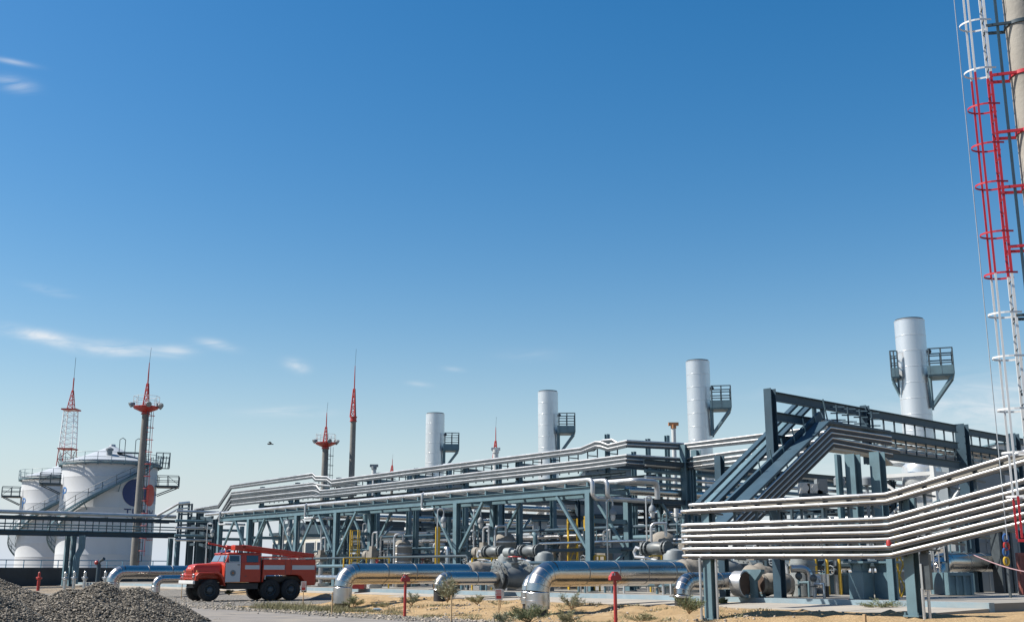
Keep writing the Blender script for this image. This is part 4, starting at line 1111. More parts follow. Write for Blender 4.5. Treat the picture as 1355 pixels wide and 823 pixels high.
# ------------------------------------------------------------------ big insulated pipes that dive into the ground
SEAMM = M('jacket_joint', (.36, .35, .33), .5, .8, .15, 3)
def seams(mb, p, q, r, step):
    d = (q-p); L_ = d.length; d.normalize(); n = int(L_/step)
    for i in range(1, n+1):
        c = p + d*(step*i); mb.mi = 1; mb.lathe(c - d*.03, [(r, 0), (r+.005, .006), (r+.005, .054), (r, .06)], 40, d, False, False); mb.mi = 0
def big_pipe(a, bl, be, z, r, label, foot_z=0.0, foot_h=.35, R=None, cap=True):
    R = R or r*1.55
    base = ab(a, bl, foot_z)
    t = T('elbow_pipe', label, 'pipe', base, 'silver insulated pipes diving into the ground')
    top = ab(a, bl, z); E_ = ab(a, be, z)
    s = MB(); pts = elbow(top, Z, W, R, 5)
    s.tube([E_, pts[-1]] , r, 40); seams(s, pts[-1] - W*.02, E_, r, 1.55); s.build('straight_jacket', [JACKET, SEAMM], t, sharp=14)
    s = MB(); s.tube([pts[0] - Z*.001] + pts[1:], r, 40, False)
    for i in range(1, 5):
        s.mi = 1; q = pts[i]; tg = (pts[min(i+1, 5)] - pts[i-1]).normalized(); s.lathe(q - tg*.012, [(r*.999, 0), (r+.003, .003), (r+.003, .022), (r*.999, .025)], 40, tg, False, False); s.mi = 0
    s.build('elbow_jacket', [JACKET, SEAMM], t, sharp=12)
    s = MB(); zf = foot_z + foot_h; zz = top.z - R
    s.lathe(ab(a, bl, zf), [(r+.012, 0), (r+.012, (zz-zf)*.48), (r+.016, (zz-zf)*.5), (r+.012, (zz-zf)*.52), (r+.012, zz-zf-.02), (r, zz-zf+.0)], 40, Z, True, False)
    s.beam(ab(a-r*.6, bl-r*.9, zf+(zz-zf)*.5), ab(a-r*.6-.1, bl-r*1.12, zf+(zz-zf)*.55), .05, .05)
    s.build('riser_jacket', JACKETR, t, sharp=14)
    s = MB(); s.lathe(ab(a, bl, foot_z-.3), [(r*.86, 0), (r*.86, foot_h+.298)], 32); s.build('coated_foot', BLACKP, t)
    return t
PZ = 1.53
big_pipe(-28.3, -9.7, 8.0, PZ, .41, 'farthest big silver elbow pipe, just left of the red fire truck')
big_pipe(-1.0, -9.4, -2.5, PZ, .40, 'big silver elbow pipe right of the fire truck, ending in grey wrapping', .0, .22)
big_pipe(11.9, -9.1, -1.6, PZ, .425, 'nearest and largest silver elbow pipe in the middle of the picture', .0, .28)
big_pipe(-2.6, -8.3, -3.0, 1.28, .28, 'inner silver pipe foot half hidden behind the elbow beside the truck', .12, .2)
big_pipe(10.35, -8.2, -2.0, 1.30, .28, 'inner silver pipe foot hidden behind the largest elbow', .12, .3)
big_pipe(.85, -5.5, -2.2, 1.27, .30, 'smaller silver elbow pipe on a black foot leading to the grey valve', .22, .55)
big_pipe(13.75, -3.6, .3, 1.23, .325, 'smaller silver elbow pipe on a black foot beside the near rack post', .05, .58)
big_pipe(-26.6, -7.6, 8.0, 1.10, .26, 'low inner silver elbow pipe under the farthest big pipe', .1, .2)
# wrapped ends, valves and flanges on those lines
def wrapped_end(a, b, z, r, label):
    s = MB(); n = 26; prof = []
    for i in range(9): prof.append((r*(1.02 + .16*math.sin(i*1.9)**2 + (.12 if i in (3,4,5) else 0)), .16*i))
    s.lathe(ab(a, b, z), prof, n, W)
    for v in s.v: v += V((nse(v.x, v.z, 3)*.05, nse(v.y, v.z, 3, 4)*.05, nse(v.x, v.y, 3, 8)*.05))
    s.thing('wrapped_flange', label, 'wrapped flange', BEIGE, 'cloth wrapped pipe flanges', sharp=70)
wrapped_end(-1.0, -2.55, PZ, .42, 'cloth wrapped flange at the end of the big pipe beside the truck')
wrapped_end(11.9, -1.65, PZ, .45, 'cloth wrapped flange at the end of the nearest big pipe')
wrapped_end(13.75, .3, 1.23, .52, 'bulky wrapped flange behind the near rack post')
def valve(c, d, r, L_, label, wheel=True, mat=None, act=True, grp='valves on the silver pipes'):
    mat = mat or DARKV
    d = d.normalized(); t = T('pipe_valve', label, 'valve', c, grp)
    s = MB(); s.lathe(c - d*L_/2, [(r*.8, 0), (r*.8, L_*.16), (r*1.05, L_*.3), (r*1.22, L_*.5), (r*1.05, L_*.7), (r*.8, L_*.84), (r*.8, L_)], 22, d); s.build('body', mat, t)
    for k in (0.0, .13, .84, .97):
        s = MB(); q = c + d*L_*(k-.5); s.lathe(q, [(r*1.32, 0), (r*1.32, .07)], 24, d)
        e1 = d.cross(Z).normalized()
        for j in range(12):
            an = j*.5236; o = (e1*math.cos(an) + Z*math.sin(an))*r*1.18; s.cyl(q + o - d*.03, q + o + d*.10, .03, 6)
        s.build('flange', mat, t)
    if act:
        s = MB(); s.lathe(c + Z*r*1.1, [(r*.42, 0), (r*.42, r*.5), (r*.7, r*.52), (r*.7, r*.62), (r*.3, r*.64), (r*.3, r*1.2)], 16); s.build('bonnet', mat, t)
        if wheel:
            s = MB(); q = c + Z*r*2.35; s.tube([q + V((math.cos(x*.3927), math.sin(x*.3927), 0))*r*.75 for x in range(17)], .03, 6, False)
            s.beam(q - U*r*.75, q + U*r*.75, .04, .03); s.beam(q - W*r*.75, q + W*r*.75, .04, .03); s.cyl(q - Z*r*.1, q + Z*.05, .05, 8)
            s.build('handwheel', RED if random.random() < .2 else GREYP, t)
        else:
            s = MB(); q = c + Z*r*2.3; e1 = d.cross(Z).normalized()
            s.lathe(q - e1*r*.9, [(r*.35, 0), (r*.55, r*.1), (r*.55, r*1.2), (r*.3, r*1.3), (r*.3, r*1.9)], 16, e1); s.ball(q, r*.5, 12); s.build('actuator', mat, t)
    return t
DARKV = M('valve_grey', (.135, .15, .155), .5, .2, .2, 3, dirt=(.2,.18,.15), dscale=2, damt=.5)
VLG = M('valve_light_grey', (.25, .27, .27), .5, .1, .15, 3)
random.seed(31)
valve(ab(.85, -1.1, 1.27), W, .42, 2.3, 'big dark valve at the end of the small elbow pipe, bolted flanges', True)
valve(ab(-1.0, .1, PZ), W, .42, 2.0, 'grey valve beyond the wrapped flange beside the truck', False, VLG)
valve(ab(11.9, 1.2, PZ), W, .44, 2.2, 'grey valve beyond the wrapped flange of the nearest big pipe', False, VLG)
valve(ab(.85, 2.2, 1.27), W, .33, 1.6, 'second dark valve just behind the big dark valve', True)
# cross pipes at handrail height with small valves on top (they run behind the big pipes)
for a, lab, px in ((-6.0, 'behind the elbow beside the truck', 0), (-2.9, 'left of the grey valve', 0), (6.2, 'behind the largest elbow', 0), (13.3, 'behind the wrapped flange', 0)):
    valve(ab(a, 3.0, 2.62), U, .26, 1.5, 'small dark valve on a high cross pipe '+lab, False, DARKV, False, 'valves on the cross pipes')
    s = MB(); c = ab(a, 3.0, 2.62); s.tube([c - U*.7, c - U*1.1] + [c - U*1.3 + Z*.05, c - U*1.45 - Z*.15, c - U*1.35 - Z*.38, c - U*.6 - Z*.42] + [c + U*.0 - Z*.55, c + U*.25 - Z*.9, c + U*.3 - Z*1.9], .075, 10)
    s.cyl(c - U*1.0 + Z*.02, c - U*1.0 + Z*.3, .05, 8); s.cyl(c - U*.8 + Z*.02, c - U*.8 + Z*.34, .07, 8)
    s.thing('looped_pipe', 'pale looped pipe hanging from the high cross valve '+lab, 'pipe', GALV, 'looped pipes beside the cross valves')
    s = MB(); s.lathe(ab(a+.9, 3.2, PADZ), [(.5, 0), (.5, 1.7), (.42, 1.9), (.15, 2.0)], 20); s.lathe(ab(a+.9, 3.2, PADZ+1.2), [(.56, 0), (.56, .1)], 20)
    s.thing('vessel', 'squat grey vessel under the high cross valve '+lab, 'vessel', VLG, 'vessels by the cross valves')
# T shaped pipe support next to the big valve, and one under the open flanges
for (px, pyt, Yq, lab) in ((660, 745, 54.5, 'beside the big dark valve'), (998, 749, 44.6, 'between the two open round flanges')):
    p = onY(px, 780, Yq); z_ = onY(px, pyt+4, Yq).z; p.z = PADZ if Yq > 54 or Yq < 50 else .35
    s = MB(); s.beam(p, V((p.x, p.y, z_-.35)), .22, .22, W); s.prism([(-.13, z_-.42-p.z), (.13, z_-.42-p.z), (.42, z_-p.z-.08), (.42, z_-p.z), (-.42, z_-p.z), (-.42, z_-p.z-.08)], -.11, .11, (U+W*.1).normalized(), W, Z, p)
    s.thing('pipe_support', 'blue grey Y shaped pipe support standing ' + lab, 'pipe support', STEEL, 'Y shaped pipe supports')
RUSTM = M('rust', (.085, .055, .04), .8, 0, .3, 4)
for px, Yq, r, lab, ax, ln in ((985, 44.4, .50, 'left and larger round pipe end, its rusty face turned right', V((.75, -.66, 0)), .35), (1008, 44.9, .38, 'right round pipe end on a wrapped pipe, its rusty face turned left', V((-.95, -.31, 0)), 1.1)):
    c = onY(px, 772, Yq); ax = ax.normalized(); t = T('pipe_end', lab, 'pipe end', V((c.x, c.y, PADZ)), 'round pipe ends behind the near rack')
    s = MB(); s.lathe(c, [(r*.90, .06), (r, .05), (r, -.02), (r*.97, -.03), (r*.97, -.03 - ln)] if ln < .5 else [(r*.90, .06), (r, .05), (r, -.06), (r*.9, -.07), (r*1.1, -.3), (r*1.05, -.6), (r*1.15, -.8), (r*.9, -ln)], 32, ax, False, True); s.build('pipe_body', GALV if ln < .5 else BEIGE, t, sharp=40)
    s = MB(); s.lathe(c, [(r*.90, -.05), (r*.90, .03)], 32, ax); s.build('face_plate', RUSTM, t)
    s = MB(); s.beam(V((c.x, c.y+.1, PADZ)), V((c.x, c.y+.1, c.z-r*.8)), .25, .2); s.build('foot', STEEL, t)

# ------------------------------------------------------------------ chimneys on their machine houses
def stack(px_base, px_top, pytop, dpx, label, frame=False):
    Dk = (HOR - pytop); Y = 16.4*math.sqrt(FPX**2 + (HOR-CY)**2)/Dk
    top = onY(px_top, pytop, Y); zt_ = top.z; c = V((top.x, top.y, PADZ)); r = dpx/2*Y/1520*1.0
    t = T('exhaust_stack', label, 'chimney', c, 'row of tall silver chimneys')
    s = MB(); z0 = 8.62; prof = []
    n = 9
    for i in range(n):
        za, zb_ = z0 + (zt_-z0)*i/n, z0 + (zt_-z0)*(i+1)/n
        prof += [(r, za), (r, zb_-.06), (r+.012, zb_-.05), (r+.012, zb_-.01), (r, zb_)]
    s.lathe((c.x, c.y, 0), prof, 48, Z, True, False); s.build('shell', STACKM, t, sharp=20)
    s = MB(); s.lathe((c.x, c.y, zt_), [(r, 0), (r*.93, .02), (r*.93, .10), (r*.8, .10), (r*.8, -2)], 40, Z, False, False); s.lathe((c.x, c.y, zt_-1.2), [(.01, 0), (r*.8, 0)], 40, Z, False, False); s.build('rim', DARK, t)
    vd = V((-c.x, -c.y, 0)).normalized(); rt = V((-vd.y, vd.x, 0))
    zp = zt_ - (zt_-EYE)*.235
    for sg, ln, zz in (((1, 1.65, zp), (-1, .5, zp)) if dpx > 40 else ((1, 1.65, zp),)):
        e = vd*.75; b = V((c.x, c.y, zz)) + rt*sg*r*.9
        s = MB(); s.quadbox(b + rt*sg*ln/2 - e*.0, rt*(ln/2), vd*1.0, Z*.12)
        s.quadbox(b + rt*sg*ln/2 + vd*1.02 + Z*.28, rt*(ln/2), vd*.02, Z*.3); s.quadbox(b + rt*sg*(ln+.02) + Z*.28, rt*.02, vd*1.0, Z*.3)
        s.build('platform', STEEL, t)
        s = MB()
        for k in (-.85, .85):
            s.beam(b + rt*sg*ln*.95 + vd*k - Z*.13, b + rt*sg*.1 + vd*k*.6 - Z*(2.1 if sg > 0 else 1.1), .18 if sg > 0 else .12, .18 if sg > 0 else .12); s.beam(b + rt*sg*.1 + vd*k*.6 - Z*(2.2 if sg > 0 else 1.2), b + rt*sg*.1 + vd*k*.8 - Z*.1, .2 if sg > 0 else .1, .2 if sg > 0 else .1)
        s.build('bracket', STEEL, t)
        s = MB()
        for hh in (.75, 1.25, 1.75): s.tube([b + vd*1.0 + Z*hh + rt*sg*.1, b + vd*1.0 + rt*sg*ln + Z*hh, b - vd*1.0 + rt*sg*ln + Z*hh, b - vd*1.0 + rt*sg*.1 + Z*hh], .045, 5)
        for k in (-1, 1):
            for q in (.1, .55, 1): s.beam(b + vd*k + rt*sg*ln*q, b + vd*k + rt*sg*ln*q + Z*1.75, .07, .07)
        s.build('railing', STEELD, t)
    s = MB(); q = V((c.x, c.y, zt_-2.2)) + rt*r; s.ball(q + rt*.12, .16, 10); s.cyl(q - rt*.05, q + rt*.1, .08, 8)
    s.beam(q + Z*1.9 + vd*.2 - rt*.5, q + Z*2.35 + vd*.2 - rt*.5, .12, .12); s.build('sampling_port', DARK, t)
    # base: diffuser cone on a white frame
    s = MB(); s.lathe((c.x, c.y, 0), [(r*.85, 5.4), (r*.85, 6.5), (r*1.0, 6.75), (r*1.22, 7.05), (r*1.27, 7.3), (r*1.27, 8.2), (r*1.2, 8.45), (r, 8.61)], 40); s.build('diffuser', STACKM, t)
    for i in (-1, 1):
        for j in (-1, 1):
            q = ab(*to_ab(c.x, c.y)) + U*2.3*i + W*2.3*j
            s = MB(); s.beam(q + Z*PADZ, q - U*.35*i - W*.35*j + Z*8.8, .28, .28, U); s.build('base_leg', WHITE, t)
    q = lambda i, j, z_: ab(*to_ab(c.x, c.y)) + U*(2.3-.35*(z_-PADZ)/8.2)*i + W*(2.3-.35*(z_-PADZ)/8.2)*j + Z*z_
    for z_ in (4.4, 7.75, 8.7):
        for (A, B) in (((-1,-1), (1,-1)), ((1,-1), (1,1)), ((-1,-1), (-1,1)), ((-1,1), (1,1))):
            s = MB(); s.beam(q(*A, z_), q(*B, z_), .2, .24); s.build('base_beam', WHITE, t)
    for (A, B) in (((-1,-1), (1,-1)), ((1,-1), (-1,-1)), ((1,-1), (1,1)), ((-1,-1), (-1,1))):
        s = MB(); s.beam(q(*A, 4.5), q(*B, 7.65), .14, .14); s.build('base_brace', WHITE, t)
    s = MB(); s.boxu(c, 2.6, 2.6, 4.6); s.build('transition_box', WHITE, t)
    s = MB(); s.quadbox(c + U*.2 + Z*5.0, U*.9, W*.9, Z*.5); s.build('duct', STACKM, t)
    return c, Y, r
S1 = stack(574, 576, 548, 25.5, 'smallest chimney, leftmost of the silver row')
S2 = stack(722, 725, 519, 27.5, 'second silver chimney from the left, above the humped pipes')
S3 = stack(923, 923, 479, 32.5, 'third silver chimney, standing left of the diagonal pipes')
S4 = stack(1210, 1203, 425, 40.5, 'nearest and tallest silver chimney, behind the gantry')
# machine houses: grey panel boxes with sloping louvred roof
def house(px0, px1, pyt, Y, dep, label, mat, slope=0, louv=True):
    p = onY(px0, pyt, Y); q = onY(px1, pyt, Y); zt_ = p.z; wd = (q - p).length
    c = V(((p.x+q.x)/2, Y, PADZ)); t = T('machine_house', label, 'machine house', c, 'panelled machine houses')
    s = MB(); s.quadbox(c + Z*(zt_-PADZ)/2 + V((0, dep/2, 0)), V((wd/2, 0, 0)), V((0, dep/2, 0)), Z*((zt_-PADZ)/2))
    n = max(2, int(wd/1.5))
    for k in range(n+1): s.beam(V((c.x - wd/2 + wd*k/n, Y-.02, PADZ)), V((c.x - wd/2 + wd*k/n, Y-.02, zt_)), .07, .05, V((0, 1, 0)))
    for z_ in (PADZ + (zt_-PADZ)*.36, PADZ + (zt_-PADZ)*.7): s.beam(V((c.x-wd/2, Y-.02, z_)), V((c.x+wd/2, Y-.02, z_)), .05, .06)
    s.build('wall', mat, t)
    s = MB(); s.quadbox(V((c.x, Y + dep/2, zt_ + .07)), V((wd/2+.15, 0, 0)), V((0, dep/2+.15, 0)), Z*.065); s.build('roof', STEEL, t)
    if slope:
        for k in range(4):
            s = MB(); x0 = c.x - wd/2 - slope; xk = Y + .3 + k*dep*.22
            s.prism([(0, 0), (slope-.03, 0), (slope-.03, 2.4)], 0, dep*.17, V((1,0,0)), V((0,1,0)), Z, V((x0, xk, zt_-2.4))); s.build('intake_hood', WHITE, t)
        s = MB(); s.quadbox(V((x0 + slope/2, Y + dep/2, (zt_-2.45)/2 + .3)), V((slope/2-.02, 0, 0)), V((0, dep/2-.1, 0)), Z*((zt_-2.45)/2 - .3)); s.build('side_wall', GREYP, t)
    if louv:
        for k in range(2):
            s = MB(); xl = c.x - wd*.25 + wd*.45*k
            for j in range(9): s.quadbox(V((xl, Y-.07, PADZ + (zt_-PADZ)*.45 + .16*j)), V((.7, 0, 0)), V((0, .05, 0)), Z*.05)
            s.build('louvre', STEELD, t)
    return t
house(775, 838, 622, 82, 8, 'grey machine house with sloping white intake hoods, behind the low rack end', GREYP, 2.2)
house(545, 612, 640, 104, 8, 'grey machine house at the foot of the leftmost chimney', GREYP, 0)
house(1254, 1326, 600, 82, 9, 'tall grey machine house right of the nearest chimney', GREYP, 0)
house(1318, 1420, 588, 88, 6, 'pale machine house farther back at the picture edge', WHITE, 0, False)
house(1262, 1345, 690, 58, 5, 'grey panelled cabin behind the silver elbow at the right', GREYP, 0, False)
house(706, 723, 690, 74, 3, 'small white cabinet block behind the largest elbow', WHITE, 0, False)
house(482, 520, 727, 84, 3, 'low grey cabinet far behind the big elbow beside the truck', GREYP, 0, False)
house(742, 778, 708, 68, 3, 'low tan cabinet under the yellow ladder', BEIGE, 0, False)
# blue roofed building and white office far behind
p = onY(872, 668, 112); q = onY(925, 668, 112); t = T('blue_building', 'grey building with a blue top band far behind the diagonal rack braces', 'building', V(((p.x+q.x)/2, 112, PADZ)))
s = MB(); z1 = onY(872, 681, 112).z; s.quadbox(V(((p.x+q.x)/2, 116, (z1+PADZ)/2)), V(((q.x-p.x)/2, 0, 0)), V((0, 4, 0)), Z*((z1-PADZ)/2)); s.build('wall', M('pale_blue_wall', (.20, .27, .34), .6), t)
s = MB(); s.quadbox(V(((p.x+q.x)/2, 116, (z1+p.z)/2+.005)), V(((q.x-p.x)/2+.1, 0, 0)), V((0, 4.1, 0)), Z*((p.z-z1)/2)); s.build('roof_band', M('roof_blue', (.05, .17, .36), .5), t)
s = MB(); s.quadbox(V(((p.x+q.x)/2, 111.9, z1+.05)), V(((q.x-p.x)/2+.12, 0, 0)), V((0, .1, 0)), Z*.14); s.build('stripe', BLUE, t)
p = onY(362, 709, 138); ob = to_ab(p.x, p.y)[1]; q = onb(450, 709, ob); w2 = (to_ab(q.x, q.y)[0] - to_ab(p.x, p.y)[0])/2; zo = p.z
c = ab((to_ab(q.x, q.y)[0] + to_ab(p.x, p.y)[0])/2, ob)
t = T('office_building', 'low cream office building with a row of windows behind the fire truck', 'building', c)
s = MB(); s.boxu(c + W*4.5, w2*2, 9, zo); s.build('wall', M('cream_wall', (.60, .575, .49), .7, 0, .05), t)
s = MB(); s.boxu(c + W*4.5 + Z*(zo+.004), w2*2+.8, 9.8, .35); s.boxu(c + W*4.8 + Z*(zo+.358), w2*1.9, 8, 1.1); s.build('roof', STEELD, t)
for k in range(6):
    a = -w2*.86 + w2*.344*k; qq = c + U*a; zc = zo - 1.75
    fr = MB(); fr.quadbox(qq - W*.04 + Z*zc, U*1.15, W*.038, Z*.95); fo = fr.build('window', WHITE, t)
    s = MB(); s.quadbox(qq - W*.10 + Z*zc, U*1.0, W*.02, Z*.80); s.build('pane', GLASS, fo)

# ------------------------------------------------------------------ process equipment between the racks
def vessel_dome(px, py, Y, r, label):
    c = onY(px, py, Y); t = T('insulated_vessel', label, 'vessel', V((c.x, c.y, PADZ)), 'lumpy wrapped vessels')
    s = MB(); s.lathe((c.x, c.y, PADZ), [(r*.95, 0), (r, .3), (r, c.z-PADZ), (r*.93, c.z-PADZ+r*.4), (r*.68, c.z-PADZ+r*.75), (r*.3, c.z-PADZ+r*.95), (.02, c.z-PADZ+r)], 36)
    for v in s.v:
        an = math.atan2(v.y-c.y, v.x-c.x); k = .035*r*(abs(math.sin(an*9)) + abs(math.sin(v.z*5.5))); d = V((v.x-c.x, v.y-c.y, 0)); v += d.normalized()*k if d.length > .01 else V((0,0,0))
    s.build('body', BEIGE, t, sharp=75)
    for i in range(5):
        s2 = MB(); zz = PADZ + .5 + i*(c.z-PADZ)/5; s2.lathe((c.x, c.y, zz), [(r*1.05, 0), (r*1.09, .03), (r*1.09, .09), (r*1.05, .12)], 36, Z, False, False); s2.build('strap', GALV, t)
    s = MB(); s.tube([V((c.x-r*.9, c.y-r, PADZ)), V((c.x-r*.9, c.y-r, c.z+r*1.1))] + elbow(V((c.x-r*.9, c.y-r, c.z+r*1.5)), Z, V((1,0,0)), .25, 4) + [V((c.x+r*.1, c.y-r, c.z+r*1.5)), V((c.x+r*.1, c.y-r, c.z+r*.6))], .07, 10); s.build('vent_pipe', GALV, t)
vessel_dome(877, 722, 57, .72, 'big lumpy wrapped dome vessel left of the near pipe bundle')
vessel_dome(668, 718, 66, .62, 'lumpy wrapped vessel half hidden by the rack braces in the middle')
vessel_dome(533, 724, 74, .55, 'lumpy wrapped vessel behind the end of the elbow pipe beside the truck')
vessel_dome(1177, 716, 50, .6, 'wrapped vessel seen through the near pipe bundle')
def control_valve(px, py, Y, label):
    c = onY(px, py, Y); t = T('control_valve', label, 'control valve', V((c.x, c.y, PADZ)), 'beige valve actuators')
    s = MB(); s.box(c, .66, .55, .45, U); s.box(c + Z*.38, .36, .34, .3, U); s.build('gearbox', BEIGE, t)
    s = MB(); s.lathe(c - U*.86, [(.22, 0), (.28, .06), (.28, .38), (.18, .44), (.18, .53)], 22, U); s.build('actuator', BEIGE, t)
    s = MB(); s.cyl(V((c.x, c.y, PADZ)), c - Z*.23, .15, 14); s.box(V((c.x, c.y, PADZ+.1)), .9, .9, .2, U); s.build('stem', GALV, t)
    s = MB(); s.tube([c + Z*.53 - U*.05, c + Z*1.1 - U*.05] + elbow(c + Z*1.35 - U*.05, Z, U, .2, 4) + [c + Z*1.35 + U*.4, c + Z*1.35 + U*.45, c + Z*.4 + U*.47], .055, 8); s.build('tube_loop', GALV, t)
control_valve(493, 734, 70, 'beige valve actuator behind the elbow beside the truck')
control_valve(640, 730, 64, 'beige valve actuator right of the middle column')
control_valve(425, 738, 78, 'beige valve actuator just right of the fire truck tail')
control_valve(905, 733, 55, 'beige valve actuator behind the near bundle left end')
control_valve(800, 735, 62, 'beige valve actuator right of the low rack end column')
def yellow_tower(px0, px1, pyt, pyb, Y, label):
    p = onY(px0, pyt, Y); q = onY(px1, pyt, Y); zb_ = max(onY(px0, pyb, Y).z, PADZ); w = (q-p).length
    t = T('yellow_stair', label, 'access ladder', V((p.x, Y, PADZ)), 'yellow access ladders and rails')
    s = MB(); X = V((1,0,0)); YY = V((0,1,0))
    for dy in (0, .9):
        for x in (0, w): s.beam(V((p.x+x, Y+dy, PADZ)), V((p.x+x, Y+dy, p.z)), .06, .06)
    s.build('frame', YEL, t)
    s = MB(); n = int((p.z-PADZ)/.32)
    for i in range(n): s.beam(V((p.x, Y, PADZ+.32*i)), V((p.x+w, Y, PADZ+.32*i)), .035, .035)
    s.build('rung', YEL, t); s = MB()
    for z_ in (p.z, p.z-.6, p.z-1.2): s.beam(V((p.x, Y+.9, z_)), V((p.x+w, Y+.9, z_)), .06, .06); s.beam(V((p.x, Y, z_)), V((p.x, Y+.9, z_)), .06, .06); s.beam(V((p.x+w, Y, z_)), V((p.x+w, Y+.9, z_)), .06, .06)
    s.beam(V((p.x, Y, p.z-2.4)), V((p.x+w, Y, p.z-1.3)), .06, .06)
    s.build('guard_rail', YEL, t)
yellow_tower(752, 764, 686, 734, 63, 'yellow caged ladder behind the end of the low rack')
yellow_tower(774, 786, 683, 734, 66, 'second yellow ladder beside the low rack end column')
yellow_tower(464, 474, 701, 726, 76, 'small yellow platform ladder high behind the rack braces')
yellow_tower(577, 580.5, 697, 745, 66, 'narrow yellow ladder beside the middle column')
def yellow_rail(px0, px1, pyt, Y, label):
    p = onY(px0, pyt, Y); q = onY(px1, pyt, Y); s = MB(); n = max(2, int((q-p).length/1.1))
    for k in range(n+1): s.beam(V((p.lerp(q, k/n).x, Y, PADZ)), p.lerp(q, k/n), .07, .07)
    s.beam(p, q, .07, .07); s.beam(p - Z*.45, q - Z*.45, .06, .06)
    s.thing('yellow_railing', label, 'railing', YEL, 'yellow access ladders and rails')
yellow_rail(455, 515, 738, 68, 'yellow railing above the elbow pipe beside the truck')
yellow_rail(625, 676, 738, 62, 'yellow railing between the grey valve and the largest elbow')
yellow_rail(786, 800, 735, 58, 'short yellow railing right of the rack end column')
yellow_rail(860, 890, 735, 56, 'yellow railing in front of the big dome vessel')
yellow_rail(300, 345, 741, 92, 'faint yellow railing above the fire truck cab')
# vents and little masts standing above the racks
def vent(px, pyt, Y, r, label, cap, zb_=None):
    p = onY(px, pyt, Y); b = V((p.x, p.y, PADZ)); t = T('vent_pipe', label, 'vent pipe', b, 'slim vent pipes above the racks')
    s = MB(); s.cyl(b, p - Z*.3, r, 14); s.build('stem', WHITE, t)
    s = MB(); s.cyl(p - Z*.32, p - Z*.05, r*1.25, 14); s.beam(p - V((.36, 0, .0)), p + V((.36, 0, 0)), .3, .22); s.build('cap', cap, t)
vent(891, 561, 80, .16, 'vent pipe with an orange cap left of the third chimney', ORANGE)
vent(656, 594, 90, .22, 'white vent pipe with a flat T top beside a red mast', WHITE)
vent(495, 616, 100, .2, 'grey vent with a hooked top between mast and leftmost chimney', GREYP)
for px, lab in ((1111, 'left of the heavy columns'), (1147, 'between the two heavy columns')):
    p = onY(px, 643, 62); b = V((p.x, p.y, PADZ)); s = MB(); s.cyl(b, p, .09, 10); s.lathe(p, [(.1, 0), (.3, .05), (.3, .42), (.2, .5)], 14); s.thing('mushroom_vent', 'small mushroom vent seen ' + lab, 'vent pipe', GREYP, 'mushroom vents behind the near bundle')
p = onY(1078, 656, 60); t = T('roof_units', 'pale fan units on a dark shelf right of the diagonal pipes', 'fan unit', V((p.x, p.y, PADZ)))
s = MB()
for px in (1065, 1090): q = onY(px, 656, 60); s.beam(V((q.x, q.y, PADZ)), q, .14, .14)
s.beam(onY(1060, 656, 60), onY(1094, 655, 60), .8, .12); s.build('shelf', STEELD, t)
for px, w, h in ((1064, .5, .55), (1077, .8, .5), (1087, .55, .75)):
    q = onY(px, 654, 60); s = MB(); s.box(q + Z*(h/2+.05), w, .6, h, V((1,0,0))); s.lathe(q + Z*(h/2+.05) - V((0,.3,0)), [(h*.36, 0), (h*.36, -.04)], 16, V((0,1,0))); s.build('fan_box', WHITE if px < 1080 else GREYP, t)
# ------------------------------------------------------------------ fire truck (local frame: x forward, y towards the camera side, z up)
fw = V((-.82, -.574, 0)).normalized(); lf = V((.574, -.82, 0)).normalized()
cp = onY(275.5, 794, 62.3); root = V((cp.x, cp.y, 0)) - lf*.95
root.z = gh(cp.x, cp.y) + .012
tr = T('fire_truck', 'red three axle fire truck with a white door and ladder on its roof', 'fire truck', root, rz=math.atan2(fw.y, fw.x))
X, Y_, Zz = V((1,0,0)), V((0,1,0)), V((0,0,1)); OO = V((0,0,0))
def bev(o, w=.03, n=2):
    m = o.modifiers.new('edge', 'BEVEL'); m.width = w; m.segments = n; m.limit_method = 'ANGLE'; m.angle_limit = math.radians(35); return o
def rbox(mb, x0, x1, y0, y1, z0, z1): return mb.quadbox(V(((x0+x1)/2, (y0+y1)/2, (z0+z1)/2)), V(((x1-x0)/2,0,0)), V((0,(y1-y0)/2,0)), V((0,0,(z1-z0)/2)))
def loft(mb, secs):   # secs: (z, x0, x1, y)
    b = len(mb.v)
    for z, x0, x1, y in secs: mb.v += [V((x0, -y, z)), V((x1, -y, z)), V((x1, y, z)), V((x0, y, z))]
    mb.f += [[b+3, b+2, b+1, b], [b+4*(len(secs)-1)+i for i in range(4)]]; mb.m += [mb.mi]*2
    for k in range(len(secs)-1):
        for i in range(4):
            j = (i+1) % 4; p = b+4*k; mb.f.append([p+i, p+j, p+4+j, p+4+i]); mb.m.append(mb.mi)
    return mb
s = MB()
for y in (-.42, .42): rbox(s, -6.0, .75, y-.06, y+.06, .78, .96)
for x in (0, -3.48, -4.72): s.cyl(V((x, -.85, .58)), V((x, .85, .58)), .09, 12); s.ball(V((x, 0, .58)), .26, 12)
rbox(s, -2.75, -.95, .45, 1.05, .62, .93); rbox(s, -2.75, -.95, -1.05, -.45, .62, .93)
rbox(s, -5.9, -2.95, -.75, .75, .985, 1.30)
s.tube([V((-.3, 0, .8)), V((-4.5, 0, .7))], .06, 8); rbox(s, -.6, .7, -.5, .5, .7, 1.2)
s.build('chassis', BLACKP, tr)
